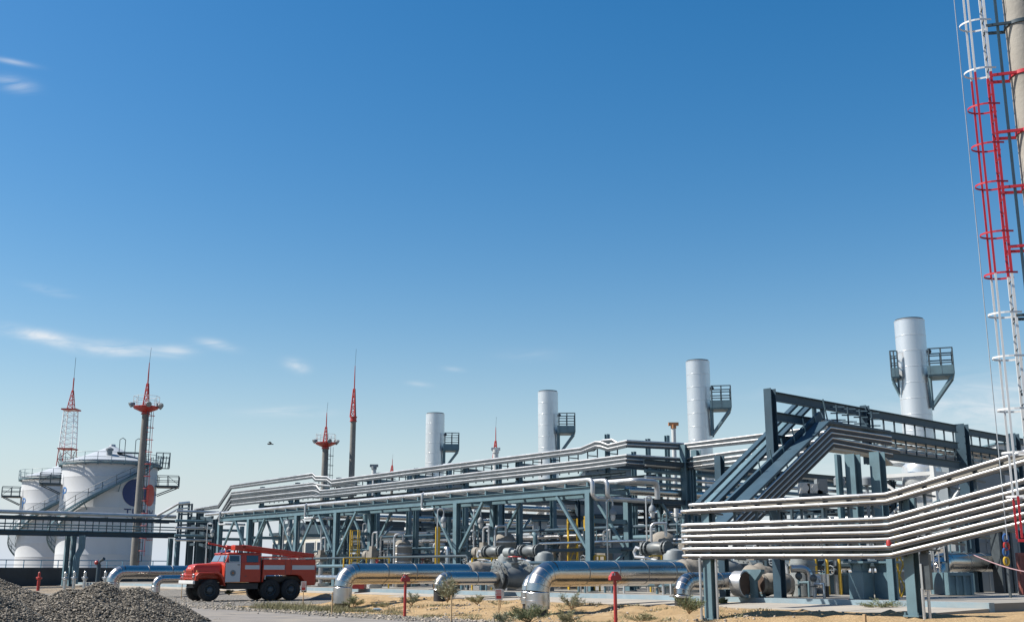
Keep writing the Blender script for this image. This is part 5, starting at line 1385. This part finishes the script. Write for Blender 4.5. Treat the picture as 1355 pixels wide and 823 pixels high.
for x in (0, -3.48, -4.72):
    for sg in (1, -1):
        w = MB(); c = V((x, sg*.95, .578)); ax = V((0, sg, 0))
        w.lathe(c - ax*.17, [(.33, 0), (.50, .0), (.555, .03), (.577, .08), (.577, .26), (.555, .31), (.50, .34), (.33, .34)], 40, ax, False, False)
        for k in range(40):
            an = 2*math.pi*k/40; d = V((math.cos(an), 0, math.sin(an))); e = V((-math.sin(an), 0, math.cos(an)))
            for q in (-1, 1): w.quadbox(c + d*.575 + ax*(.09*q) , d*.012, e*.022, ax*.055)
        wo = w.build('wheel', RUBBER, tr)
        r = MB(); r.lathe(c - ax*.10, [(.33, 0), (.33, .24), (.30, .25), (.22, .12), (.18, .12), (.16, .26), (.10, .30), (.01, .30)], 28, ax)
        for k in range(8): an = k*.785; r.cyl(c + V((math.cos(an)*.21, 0, math.sin(an)*.21)) + ax*.02, c + V((math.cos(an)*.21, 0, math.sin(an)*.21)) + ax*.08, .022, 6)
        r.build('rim', DARK, wo)
s = MB(); rbox(s, .86, .98, -1.15, 1.15, .90, 1.09); bp_ = bev(s.build('bumper', WHITE, tr), .025)
s = MB()
for y in (-.85, -.3, .3, .85): s.tube([V((.92, y, 1.09)), V((.95, y, 1.38))], .022, 6)
for z in (1.22, 1.38): s.tube([V((.80, -1.05, z)), V((.95, -.95, z)), V((.95, .95, z)), V((.80, 1.05, z))], .024, 6)
s.build('front_guard', REDO, tr)
s = MB(); loft(s, [(1.16, -.74, .78, .52), (1.70, -.74, .80, .56), (1.88, -.74, .72, .50), (1.96, -.74, .50, .42)]); b_ = s.v
for v in s.v:
    if v.x < -.5: v.y *= 1.28; v.z += .07 if v.z > 1.6 else 0
bev(s.build('hood', REDO, tr), .05, 3)
s = MB(); rbox(s, .79, .815, -.46, .46, 1.20, 1.62); g_ = s.build('grille', DARK, tr)
s = MB()
for k in range(9): rbox(s, .816, .84, -.44+.11*k-.022, -.44+.11*k+.022, 1.21, 1.61)
rbox(s, .816, .842, -.49, .49, 1.62, 1.68); rbox(s, .816, .842, -.49, .49, 1.15, 1.20); s.build('grille_bar', REDO, g_)
for sg in (1, -1):
    s = MB()
    arch = [(.86,1.08),(.84,1.34),(.66,1.52),(-.40,1.54),(-.66,1.38),(-.80,1.02),(-.86,.80),(-.78,.80),(-.72,.98),(-.58,1.28),(-.38,1.42),(.42,1.42),(.60,1.34),(.68,1.20),(.68,1.08)]
    s.prism(arch, .50 if sg > 0 else -1.16, 1.16 if sg > 0 else -.50, X, Y_, Zz, OO); bev(s.build('fender', REDO, tr), .035, 3)
    s = MB(); s.lathe(V((.84, sg*.86, 1.30)), [(.15, 0), (.15, .05), (.125, .07)], 20, X); h = s.build('headlight', GALV, tr)
    s = MB(); s.lathe(V((.905, sg*.86, 1.30)), [(.125, 0), (.11, .02), (.01, .035)], 20, X); s.build('lens', M('lamp_lens', (.45,.46,.46), .1, .2) if sg > 0 else bpy.data.materials['lamp_lens'], h)
    s = MB(); rbox(s, .70, .76, sg*1.0-.06, sg*1.0+.06, 1.53, 1.62); s.build('indicator', ORANGE, tr)
s = MB()
for y in (-.2, .06): s.quadbox(V((.735, y, 1.80)), V((.012, 0, .0)), V((0, .075, 0)), V((-.05, .02, .07))); 
rbox(s, .72, .735, .18, .26, 1.74, 1.86); s.build('hood_marking', WHITE, tr)
s = MB(); loft(s, [(.99, -2.84, -.74, 1.15), (1.30, -2.84, -.73, 1.16), (1.98, -2.84, -.75, 1.15), (2.05, -2.84, -.78, 1.13), (2.47, -2.83, -.98, 1.07), (2.53, -2.82, -.90, 1.10), (2.585, -2.78, -1.05, 1.0)])
bev(s.build('cab', REDO, tr), .045, 3)
# split windscreen lying on the sloping front of the cab
def onfront(z, y, d=.012):
    f = (z-2.05)/(2.47-2.05); x = -.78 + (-.98+.78)*f; return V((x+d, y, z + d*.4))
for sg in (1, -1):
    s = MB(); q = [onfront(2.09, .05*sg), onfront(2.09, 1.02*sg), onfront(2.43, .98*sg), onfront(2.43, .05*sg)]
    q2 = [v + V((.012, 0, .005)) for v in q]; n = len(s.v); s.v += q + q2; s.f += [[0,1,2,3],[4,5,6,7],[0,1,5,4],[1,2,6,5],[2,3,7,6],[3,0,4,7]]; s.m += [0]*6
    s.build('windscreen', M('screen_glass', (.16,.22,.27), .06, 0, .05, 1, spec=.9) if sg > 0 else bpy.data.materials['screen_glass'], tr)
    s = MB(); s.tube([V((-.80, sg*1.14, 2.05)), V((-.62, sg*1.36, 2.02)), V((-.62, sg*1.38, 2.1))], .015, 6); rbox(s, -.63, -.60, sg*1.38-.09, sg*1.38+.09, 2.05, 2.33); s.build('mirror', DARK, tr)
DOORW = M('door_white', (.52, .55, .58), .35, 0, .03, 2)
for sg in (1, -1):
    yb = 1.163
    def side(mb, x0, x1, z0, z1, d0, d1):
        return mb.quadbox(V(((x0+x1)/2, sg*(yb+(d0+d1)/2), (z0+z1)/2)), V(((x1-x0)/2,0,0)), V((0,(d1-d0)/2,0)), V((0,0,(z1-z0)/2)))
    def upper(mb, x0, x1, z0, z1, d):     # panel lying on the inward leaning window band
        yy = lambda z: 1.13 + (1.07-1.13)*(z-2.05)/(2.47-2.05)
        q = [V((x0, sg*(yy(z0)+d), z0)), V((x1, sg*(yy(z0)+d), z0)), V((x1, sg*(yy(z1)+d), z1)), V((x0, sg*(yy(z1)+d), z1))]
        q2 = [v + V((0, sg*.014, .0)) for v in q]; n = len(mb.v); mb.v += q+q2
        mb.f += [[n+i for i in f] for f in ((0,1,2,3),(4,5,6,7),(0,1,5,4),(1,2,6,5),(2,3,7,6),(3,0,4,7))]; mb.m += [0]*6
    s = MB(); side(s, -1.64, -.80, 1.01, 2.04, .0, .014); upper(s, -1.64, -.98, 2.05, 2.44, .012); d_ = s.build('front_door', DOORW, tr); d_['label'] = 'white front door of the truck with a small star emblem'
    s = MB(); upper(s, -1.56, -1.02, 2.10, 2.40, .028); s.build('window', GLASS, d_)
    s = MB(); side(s, -1.60, -1.46, 1.90, 1.94, .016, .04); s.build('handle', DARK, d_)
    # emblem: eight pointed star on a pale round patch
    s = MB(); c = V((-1.22, sg*(yb+.016), 1.48)); pts = []
    for k in range(16): an = math.pi/8*k; rr = .13 if k % 2 == 0 else .06; pts.append((math.cos(an)*rr, math.sin(an)*rr))
    s.prism(pts, 0, .006*sg, X, Y_, Zz, c); s.build('star_emblem', DARK, d_)
    s = MB(); s.lathe(V((c.x, c.y + sg*.007, c.z)), [(.05, 0), (.05, .004)], 16, V((0, sg, 0))); s.build('emblem_centre', ORANGE, d_)
    s = MB(); s.lathe(V((c.x, sg*(yb+.0142), c.z)), [(.17, 0), (.17, .0015)], 24, V((0, sg, 0))); s.build('emblem_disc', GREYP, d_)
    s = MB(); side(s, -2.78, -1.69, 1.01, 2.04, .0, .012); upper(s, -2.78, -1.69, 2.05, 2.44, .010); d_ = s.build('rear_door', REDO, tr)
    s = MB(); upper(s, -2.66, -1.98, 2.0+.06, 2.42, .024); s.build('window', GLASS, d_)
    s = MB(); side(s, -2.74, -1.90, 1.68, 1.90, .0125, .018); s.build('white_stripe', DOORW, d_)
    s = MB(); side(s, -2.0, -1.88, 1.30, 1.33, .012, .04); s.build('handle', DARK, d_)
s = MB()
body = [(-2.95, 2.22), (-6.12, 2.22), (-6.13, .80), (-5.52, .78), (-5.44, 1.06), (-5.24, 1.30), (-5.0, 1.37), (-3.2, 1.37), (-3.02, 1.22), (-2.98, .99), (-2.93, .99)]
s.prism(body[::-1], -1.2, 1.2, X, Y_, Zz, OO); tb = bev(s.build('tank_body', REDO, tr), .03, 2)
for sg in (1, -1):
    for x0, x1 in ((-4.22, -2.99), (-6.06, -4.68)):
        s = MB(); s.quadbox(V(((x0+x1)/2, sg*1.206, 1.785)), V(((x1-x0)/2,0,0)), V((0,.005,0)), V((0,0,.12))); s.build('white_stripe', DOORW, tb)
    for x in (-4.28, -4.62):
        s = MB(); s.quadbox(V((x, sg*1.2025, 1.8)), V((.006,0,0)), V((0,.0045,0)), V((0,0,.40))); s.build('door_gap', DARK, tb)
    s = MB(); s.quadbox(V((-3.08, sg*1.204, 1.24)), V((.02,0,0)), V((0,.005,0)), V((0,0,.11))); s.build('ladder_strip', WHITE, tb)
s = MB(); rbox(s, -2.93, -2.86, -1.0, 1.0, 1.0, 2.35); s.build('cab_gap', DARK, tr)
s = MB()
for y in (-.95, .95): s.tube([V((-3.0, y, 2.23)), V((-3.0, y, 2.36)), V((-6.0, y, 2.36)), V((-6.05, y, 2.23))], .025, 6)
for k in range(6): s.tube([V((-3.2-.5*k, -.95, 2.36)), V((-3.2-.5*k, .95, 2.36))], .02, 6)
s.build('roof_rail', REDO, tr)
s = MB(); random.seed(5)
for k in range(5): x = -3.3 - .55*k; rbox(s, x-.18, x+.18, -.1+.05*k, .75, 2.225, 2.30 + .02*(k % 3))
s.build('roof_gear', GALV, tr)
for y in (.55, .95, -.5):
    s = MB(); p, q = V((-1.75 if y > .6 else -1.35, y, 2.90)), V((-6.10, y, 2.44)); s.beam(p, q, .20, .21, Zz); bev(s.build('ladder_case', REDO, tr), .03, 2)
s = MB(); rbox(s, -1.95, -1.32, .4, 1.05, 2.70, 2.98)
for y in (.5, .95): s.cyl(V((-1.5, y, 2.58)), V((-1.5, y, 2.75)), .04, 8)
bev(s.build('hose_box', REDO, tr), .04, 2)
s = MB(); b0 = V((-1.12, .35, 2.58)); s.cyl(b0, b0 + Zz*.22, .09, 12); s.ball(b0 + Zz*.27, .12, 12); s.tube([b0 + V((-.15, 0, .24)), b0 + V((.1, 0, .30)), b0 + V((.95, 0, .47))], [.07, .06, .04], 12); s.tube([b0 + V((.93, 0, .465)), b0 + V((1.08, 0, .495))], .05, 12)
s.build('water_cannon', REDO, tr)
s = MB(); s.cyl(V((-1.15, 0, 2.585)), V((-1.15, 0, 2.62)), .3, 20); rbox(s, -1.25, -1.05, -.62, .62, 2.60, 2.72); bev(s.build('beacon_bar', NAVY, tr), .03, 2)
s = MB(); s.cyl(V((-6.13, .7, 1.5)), V((-6.22, .7, 1.5)), .1, 12); s.tube([V((-6.13, 1.0, 2.1)), V((-6.24, 1.0, 2.1)), V((-6.24, 1.0, .9)), V((-6.13, 1.0, .9))], .02, 6); s.build('rear_handrail', REDO, tr)
s = MB()
for y in (-.9, .9): rbox(s, -5.62, -5.58, y-.3, y+.3, .42, .98)
s.build('mudflap', BLACKP, tr)

# ------------------------------------------------------------------ tall ladder mast at the right edge
LY = 24.0; L0 = onY(1335, 350, LY); L0 = V((L0.x, L0.y, 0)); ot = V((-.97, .24, 0)); td = V((.24, .97, 0))
def lz(py): return onY(1320, py, LY).z
lm = T('ladder_mast', 'tall concrete mast with a red and white caged ladder at the right edge', 'mast', V((L0.x, L0.y, 0)))
pc = L0 - ot*.78; ztop_ = lz(0) + 7
s = MB(); s.lathe((pc.x, pc.y, 0), [(.36, 0), (.31, ztop_)], 32); s.build('pole', CONC, lm)
hoops = [33, 96, 143, 194, 245, 310, 364, 416, 473, 542, 599, 657]
hz_ = [lz(h) for h in hoops] + [lz(33) + .95*(k+1) for k in range(6)]
secs = [(lz(712), lz(657), RED, 'red'), (lz(657), lz(364), WHITE, 'white'), (lz(364), lz(100), RED, 'red'), (lz(100), lz(33) + 5.5, WHITE, 'white')]
WHITEL = M('ladder_white', (.70, .70, .69), .4, 0, .05, 3); REDL = M('ladder_red', (.50, .02, .03), .4, 0, .08, 3)
for i, (za, zb_, mt, nm_) in enumerate(secs):
    mt = WHITEL if nm_ == 'white' else REDL
    for k in (-1, 1):
        s = MB(); s.beam(L0 + td*.20*k + Z*(za+.002), L0 + td*.20*k + Z*(zb_-.002), .055, .045, td); s.build('stile', mt, lm)
        if True:
            s = MB(); s.beam(L0 + ot*.345 + td*.27*k + Z*(za+.002), L0 + ot*.345 + td*.27*k + Z*(zb_-.002), .045, .02, td); s.build('cage_strap', mt, lm)
    n = int((zb_-za)/.30)
    for j in range(n):
        z_ = za + (j+.5)*(zb_-za)/n; s = MB(); s.tube([L0 - td*.2 + Z*z_, L0 + td*.2 + Z*z_], .014, 6); s.build('rung', mt if nm_ == 'red' else STEELD, lm)
s = MB(); s.beam(L0 + ot*.38 + Z*(lz(712)-.04), L0 - ot*.05 + Z*(lz(712)-.04), .06, .06); s.build('bottom_bar', REDL, lm)
for z_ in hz_:
    s = MB(); rd = lz(100) > z_ > lz(364) - .02; pts = []
    pts += [L0 - td*.24 - ot*.12 + Z*z_]
    for j in range(13): an = math.pi*j/12; pts.append(L0 + ot*(.14 + .40*math.sin(an)) - td*.31*math.cos(an) + Z*z_)
    pts += [L0 + td*.24 - ot*.12 + Z*z_]
    for j in range(len(pts)-1): s.beam(pts[j], pts[j+1] + (pts[j+1]-pts[j])*.02, .010, .042)
    s.build('cage_hoop', REDL if rd else WHITEL, lm)
for py in (40, 105, 180, 252, 330, 420, 520, 610):
    z_ = lz(py); rd = 100 < py < 364
    for k in (-1, 1):
        s = MB(); s.beam(L0 + td*.2*k + Z*z_, pc + td*.26*k + Z*(z_), .05, .06); s.build('bracket', REDL if rd else STEELD, lm)
    s = MB(); s.lathe((pc.x, pc.y, z_-.05), [(.345, 0), (.36, .01), (.36, .09), (.345, .1)], 28, Z, False, False); s.build('clamp', REDL if rd else STEELD, lm)
s = MB(); q = L0 - ot*.27 - td*.10; s.tube([q + Z*.0, q + Z*ztop_], .035, 8); s.build('conduit', STEEL, lm)
s = MB(); q = L0 + ot*.60; s.tube([q - td*.05 + Z*(lz(712)-.02), q + Z*lz(300) - ot*.01, q + Z*(lz(0)+3)], .011, 5); s.build('safety_cable', GALV, lm)

# ------------------------------------------------------------------ marker posts, signs and stakes
def marker(px, pyt, pyb, Y, label):
    p = onY(px, pyb, Y); p.z = gh(p.x, p.y); zt_ = onY(px, pyt, Y).z; t = T('marker_post', label, 'marker post', p, 'red marker posts')
    s = MB(); s.lathe(p - Z*.2, [(.055, 0), (.05, zt_-p.z+.2-.24)], 16); s.build('post', RED, t)
    s = MB(); c = V((p.x, p.y, zt_-.25)); e = V((.98, .2, 0)); s.prism([(-.16, 0), (.16, 0), (.16, .09), (.05, .24), (-.05, .24), (-.16, .09)], -.13, .13, e, V((-.2, .98, 0)), Z, c); h = s.build('head', RED, t)
    s = MB()
    for k in (-1, 1): q = c - V((-.2, .98, 0))*.132 + e*.035*k + Z*.17; s.quadbox(q - e*.08, e*.016, Z*.035, V((0,.002,0)))
    s.build('number_mark', WHITE, h)
marker(535.5, 759.5, 815, 42, 'farther red marker post with a house shaped head, between the elbows')
marker(815, 755.5, 833, 33.5, 'nearest red marker post in front of the largest silver elbow pipe')
def sign(px, pyt, pym, pyb, Y, label, w, red=True):
    p = onY(px, pyb, Y); p.z = gh(p.x, p.y) - .05; a_, b_ = onY(px, pyt, Y).z, onY(px, pym, Y).z
    t = T('warning_sign', label, 'sign', p, 'small signs on stakes')
    s = MB(); s.beam(p, V((p.x, p.y, a_-.05)), .035, .03, U); s.build('stake', WOODM, t)
    s = MB(); s.quadbox(V((p.x, p.y-.03, (a_+b_)/2)), V((w/2, 0, 0)), V((0, .008, 0)), Z*((a_-b_)/2)); pl = s.build('plate', WHITE, t)
    s = MB(); n = 4 if red else 3
    for k in range(n): zz = a_ - (a_-b_)*(.16 + .12*k); s.quadbox(V((p.x + random.uniform(-.02,.02), p.y-.0395, zz)), V((w*random.uniform(.3, .4), 0, 0)), V((0, .001, 0)), Z*.012)
    s.build('text_lines', BRICKR if red else GREYP, pl)
    if red:
        s = MB(); s.quadbox(V((p.x, p.y-.0395, b_ + (a_-b_)*.24)), V((w*.34, 0, 0)), V((0, .001, 0)), Z*(a_-b_)*.15); s.build('red_panel', RED, pl)
random.seed(3)
sign(660, 778.5, 793, 818, 42, 'small white warning sign with a red panel on a thin stake in the sand', .27)
sign(401, 768.5, 781.5, 796, 56, 'white notice board on a stake just behind the fire truck wheels', .26)
sign(662, 779.5, 790, 812, 45.5, 'second white sign just behind the one with the red panel', .30, False)
for px, pyt, pyb, Y, lab in ((439, 783, 813, 44, 'thin wooden stake in front of the elbow beside the truck'), (597, 787, 826, 37, 'tall pale wooden stake in the sand below the small black pipe foot'), (1145, 812, 832, 33, 'short stout wooden stake at the bottom edge under the pipe bundle'), (240.5, 764, 782, 68, 'thin wooden stake in front of the truck bumper')):
    p = onY(px, pyb, Y); p.z = gh(p.x, p.y)-.05; s = MB(); w = .08 if px > 1000 else .035; s.beam(p, V((p.x, p.y, onY(px, pyt, Y).z)), w, w, U); s.thing('stake', lab, 'stake', WOODM, 'wooden stakes')
p = gpt(494, 808); s = MB(); s.lathe(p + Z*.06, [(.05, 0), (.06, .05), (.06, .24), (.03, .30), (.03, .34)], 12, V((1, .2, 0))); s.thing('plastic_bottle', 'clear blue plastic bottle lying in the grass by the elbow foot', 'bottle', M('bottle_plastic', (.35, .45, .52), .15, 0))

# ------------------------------------------------------------------ hanging lanterns on gooseneck poles
def lantern(px, py, pxp, Y, label, tall=True):
    c = onY(px, py, Y); q = onY(pxp, py, Y); b = V((q.x, q.y, PADZ)); t = T('gooseneck_lamp', label, 'lamp', b, 'lanterns on gooseneck poles')
    s = MB(); zz = c.z + .62; R = abs(q.x-c.x)/2; m = (c+q)/2
    pts = [b, V((q.x, q.y, zz))] + [V((m.x, m.y, zz)) + (q-m)*math.cos(x) + Z*R*math.sin(x) for x in [math.pi*k/8 for k in range(1, 9)]] + [V((c.x, c.y, zz-.2))]
    pts = [V((p.x, p.y, p.z)) for p in pts]
    s.tube(pts, .04, 8); s.build('pole', GALV, t)
    s = MB(); s.lathe(c + Z*.46, [(.05, 0), (.07, -.12), (.16, -.22), (.19, -.36), (.19, -.44), (.12, -.45)], 16); s.build('lamp_head', GREYP, t)
    s = MB(); s.lathe(c + Z*.01, [(.12, 0), (.13, -.12), (.10, -.26), (.04, -.31)], 14); s.build('glass_globe', WHITE, t)
for px, py, pxp, Y, lab in ((863, 677, 855, 57, 'lantern left of the near pipe bundle, hanging clear against the sky'), (811, 681, 803, 58, 'lantern hanging right of the low rack end column'), (636, 692, 627, 66, 'lantern hanging right of the middle column'), (587, 691, 579, 66, 'lantern hanging left of the middle column'),
    (433, 701, 425, 80, 'lantern hanging left of the column beside the truck tail'), (401, 702, 395, 82, 'lantern over the fire truck tail, right of a pair'), (382, 703, 375, 82, 'lantern over the fire truck body, left of a pair'), (485, 706, 480, 84, 'far lantern seen between the rack braces'), (281, 705, 274, 92, 'lantern in front of the left end of the racks')):
    lantern(px, py, pxp, Y, lab)

# ------------------------------------------------------------------ odds and ends on the pad at the right
p = onY(1242.5, 770, 52.5); a_, b_ = to_ab(p.x, p.y)
big_pipe(a_, b_, b_+6, 2.0, .44, 'dull silver elbow pipe standing behind the junction box at the right', PADZ, .22)
def slab_box(px0, px1, pyt, Y, dep, name, label, cat, mat, z0=PADZ, ribs=True):
    p = onY(px0, pyt, Y); q = onY(px1, pyt, Y); s = MB(); cx = (p.x+q.x)/2; w = (q.x-p.x)/2
    s.quadbox(V((cx, Y+dep/2, (z0+p.z)/2)), V((w, 0, 0)), V((0, dep/2, 0)), Z*((p.z-z0)/2))
    if ribs:
        for k in range(4): x = cx - w*.9 + w*.6*k; s.quadbox(V((x, Y-.04, (z0+p.z)/2)), V((.05, 0, 0)), V((0, .036, 0)), Z*((p.z-z0)/2-.01))
        s.quadbox(V((cx, Y-.05, p.z-.07)), V((w, 0, 0)), V((0, .048, 0)), Z*.06)
    return s.thing(name, label, cat, mat)
slab_box(1253, 1286, 757, 49, 2.0, 'steel_plinth', 'blue grey steel block under the dull elbow pipe', 'plinth', STEEL)
slab_box(1092, 1162, 758, 52, 2.4, 'equipment_skid', 'long blue grey equipment skid behind the heavy columns', 'equipment skid', STEEL)
slab_box(1245, 1268, 789, 45.5, .3, 'timber_block', 'timber block lying on the pad under the dull elbow pipe', 'timber', WOODM, .6, False)
slab_box(1125, 1156, 793, 42.2, .3, 'rusty_plank', 'rusty plank lying along the kerb before the heavy columns', 'plank', M('rusty_wood', (.16, .08, .045), .85, 0, .3, 5), .6, False)
slab_box(1347, 1385, 731, 50, .3, 'red_cabinet', 'brick red cabinet at the right edge behind the ladder foot', 'cabinet', M('brick_red', (.20, .06, .05), .6))
slab_box(1320, 1337, 700, 54, 1, 'dark_cabinet', 'dark steel cabinet between the grey column and the red cabinet', 'cabinet', DARK)
slab_box(463, 482, 768, 66, 1.0, 'red_fire_box', 'red fire box behind the elbow pipe beside the truck', 'fire box', RED, PADZ, False)
slab_box(1026, 1037, 748, 46, .4, 'valve_cabinet', 'narrow blue grey cabinet behind the gantry foot', 'cabinet', STEEL)
for k, (mt, py, nm_) in enumerate(((BLUE, 712, 'blue'), (RED, 722, 'red'), (BLUE, 730, 'dark blue'), (YEL, 742, 'yellow'))):
    p = onY(1330 + (k % 2), py, 44); s = MB()
    for j in range(3): s.tube([p + V((math.cos(x*.5236)*(.075+.01*j), -.03*j, math.sin(x*.5236)*.15)) for x in range(13)], .035, 6, False)
    s.beam(p + Z*.14, p + Z*.2, .06, .06)
    s.thing('coiled_hose', nm_ + ' coil in the column of coloured hoses right of the grey column', 'hose', mt, 'coloured hoses hung in a column')
p = onY(1330, 700, 44.2); s = MB(); s.beam(V((p.x, p.y+.1, PADZ)), V((p.x, p.y+.1, p.z+.3)), .08, .08); s.thing('hose_post', 'thin dark post carrying the coloured hoses', 'post', DARK)
s = MB(); p, q = onY(1286, 733, 46), onY(1420, 760, 40); s.tube([p.lerp(q, k/10) - Z*(.25*math.sin(math.pi*k/10)) for k in range(11)], .022, 6); s.thing('hanging_cable', 'pale pink cable sagging across the yard at the right edge', 'cable', M('pink_cable', (.42, .25, .26), .6))
# silver pipes under the near bundle
p0, p1 = onY(1040, 772, 47), onY(1082, 772, 49); s = MB(); s.tube([p0, p1], .42, 28); seams(s, p0, p1, .42, .7); s.thing('silver_pipe', 'fat silver pipe lying behind the gantry foot', 'pipe', [JACKETR, SEAMM], 'silver pipes under the near bundle', sharp=20)
for px, pyt, r, lab, black in ((1072, 752, .15, 'bent silver pipe rising beside the fat silver pipe', False), (1093, 759, .16, 'upright silver pipe with a black foot left of the skid', True)):
    p = onY(px, 785, 45.5); b = V((p.x, p.y, PADZ)); zt_ = onY(px, pyt, 45.5).z; t = T('riser_pipe', lab, 'pipe', b, 'silver pipes under the near bundle')
    s = MB()
    if black: s.lathe(b + Z*.42, [(r, 0), (r, zt_-b.z-.42)], 20)
    else: s.tube([b + Z*.05, V((b.x, b.y, zt_-.3))] + elbow(V((b.x, b.y, zt_)), Z, V((-1,0,0)), .3, 5)[1:] + [V((b.x-.7, b.y, zt_))], r, 16)
    s.build('jacket', JACKETR, t)
    s = MB(); s.lathe(b, [(r*(.8 if black else 1.4), 0), (r*(.8 if black else 1.4), .42 if black else .05)], 20); s.build('foot', BLACKP, t)
p0, p1 = onY(1050, 744, 53), onY(1125, 744, 56); s = MB(); s.tube([p0, p1], .36, 26); seams(s, p0, p1, .36, .8); s.thing('silver_pipe', 'higher silver pipe behind the yellow posts', 'pipe', [JACKET, SEAMM], 'silver pipes under the near bundle', sharp=20)
for px, pyb in ((1048, 762), (1067, 752), (1080, 758), (1095, 756), (1112, 767)):
    p = onY(px, pyb, 50); s = MB(); s.beam(V((p.x, p.y, PADZ)), V((p.x, p.y, onY(px, 728, 50).z)), .10, .10, U); s.thing('yellow_post', 'yellow post under the near bundle, ' + {1048: 'leftmost of five', 1067: 'second of five from the left', 1080: 'middle one of five', 1095: 'second of five from the right', 1112: 'rightmost of five'}[px], 'post', YEL, 'yellow posts under the near bundle')
s = MB(); x0, x1 = onY(1189, 745, 46), onY(1202, 745, 46)
for k in range(3):
    zt_ = 3.2 - .9*k; s.beam(V((x0.x, 46, zt_)), V((x1.x, 46, zt_-.9)), .07, .05); s.beam(V((x1.x, 46.06, zt_)), V((x0.x, 46.06, zt_-.9)), .07, .05)
for xx in (x0.x, x1.x): s.beam(V((xx, 46.12, PADZ)), V((xx, 46.12, 3.4)), .07, .06)
s.thing('yellow_lattice', 'yellow crossed lattice frame beside the post under the bend', 'frame', YEL)
s = MB(); p = onY(1183.5, 805, 41); p.z = .36; s.column(p, V((p.x, p.y, 3.4)), .24, .24, W); s.box(p + Z*.03, .45, .45, .06, U); s.thing('steel_post', 'slim steel post standing on the apron under the pipe bend', 'steel post', STEEL)
# small valves and stubs along the pad edge, glimpsed under the big pipes
random.seed(17); spots = [-5.2, -4.0, 1.9, 2.8, 3.9, 4.8, 7.4, 8.5, 9.4, 10.4, 15.0, 16.2]
ordn = ['first', 'second', 'third', 'fourth', 'fifth', 'sixth', 'seventh', 'eighth', 'ninth', 'tenth', 'eleventh', 'twelfth']
sp2 = sorted([(a, random.uniform(.8, 2.2)) for a in spots], key=lambda q: pxof(ab(*q)))
for k, (a, b) in enumerate(sp2):
    h = random.uniform(.45, .95); p = ab(a, b, PADZ); t = T('drain_valve', ordn[k] + ' small drain valve along the pad edge, counted from the truck', 'valve', p, 'small drain valves along the pad edge')
    s = MB(); s.cyl(p, p + Z*h, .06, 8); s.tube([p + Z*h*.7, p + Z*h*.7 + U*.45, p + U*.45], .05, 8); s.build('stub', GALV if k % 2 else STEEL, t)
    s = MB(); s.ball(p + Z*h, .15, 10); s.lathe(p + Z*(h*.55), [(.15, 0), (.15, .05)], 12); s.build('body', DARKV if k % 3 else BEIGE, t)
    s = MB(); s.tube([p + Z*(h+.24) + V((math.cos(x*.785), math.sin(x*.785), 0))*.15 for x in range(9)], .02, 5, False); s.cyl(p + Z*(h+.1), p + Z*(h+.26), .02, 6); s.build('handwheel', RED if k % 4 == 1 else GREYP, t)
# ------------------------------------------------------------------ yard fittings at the left
def fitting(px, pyt, Y, label, kind):
    p = onY(px, pyt, Y); b = V((p.x, p.y, 0)); h = p.z
    t = T('hydrant' if kind == 'red' else 'wrapped_valve', label, 'hydrant' if kind == 'red' else 'valve', b, 'yard valves by the tanks')
    m = RED if kind == 'red' else JACKETR
    s = MB(); s.lathe(b, [(.12, 0), (.12, h*.6), (.18, h*.62), (.18, h*.72), (.10, h*.75), (.10, h*.95), (.03, h)], 14); s.build('barrel', m, t)
    s = MB(); q = b + Z*h*.68; s.cyl(q - V((.22, 0, 0)), q + V((.22, 0, 0)), .09, 12); s.build('outlet', RED if kind == 'red' else GREYP, t)
fitting(52.5, 756, 92, 'red hydrant before the dark wall, left of the bridge column', 'red')
for px, pyt, lab in ((87, 756, 'wrapped yard valve left of the bridge column foot'), (99, 755, 'wrapped yard valve right of the bridge column foot'), (113, 755, 'wrapped yard valve nearest the monitor post'), (140, 755, 'wrapped yard valve left of the farthest silver elbow')): fitting(px, pyt, 84, lab, 'jk')
p = onY(131, 746, 82); b = V((p.x, p.y, 0)); t = T('water_monitor', 'slim post with a red valve and dark nozzle before the dark wall', 'fire monitor', b)
s = MB(); s.lathe(b, [(.17, 0), (.14, p.z)], 14); s.build('post', STEELD, t)
s = MB(); s.ball(p - V((.18, 0, -.1)), .16, 10); s.build('red_valve', RED, t)
s = MB(); s.tube([p, p + Z*.2 + V((.05, 0, 0)), p + V((.4, -.2, .38))], [.08, .08, .12], 10); s.build('nozzle', DARK, t)
# bird
c = onY(357, 587, 60); t = T('bird', 'small dark bird gliding in the pale sky left of the masts', 'bird', c)
s = MB(); s.lathe(c - V((.15, 0, 0)), [(.004, 0), (.03, .04), (.045, .12), (.03, .22), (.02, .30), (.03, .33), (.005, .40)], 12, V((1, -.25, -.1)).normalized())
for k in (-1, 1):
    w = [V((.02, .03*k, .02)), V((.10, .03*k, .02)), V((.07, .16*k, .09)), V((.0, .27*k, .07)), V((-.05, .17*k, .08))]
    n = len(s.v); s.v += [c + q for q in w] + [c + q + Z*.008 for q in w]; s.f += [[n+i for i in range(5)], [n+9-i for i in range(5)]] + [[n+i, n+(i+1) % 5, n+5+(i+1) % 5, n+5+i] for i in range(5)]; s.m += [0]*7
s.build('body', M('bird_dark', (.03, .035, .035), .8), t)
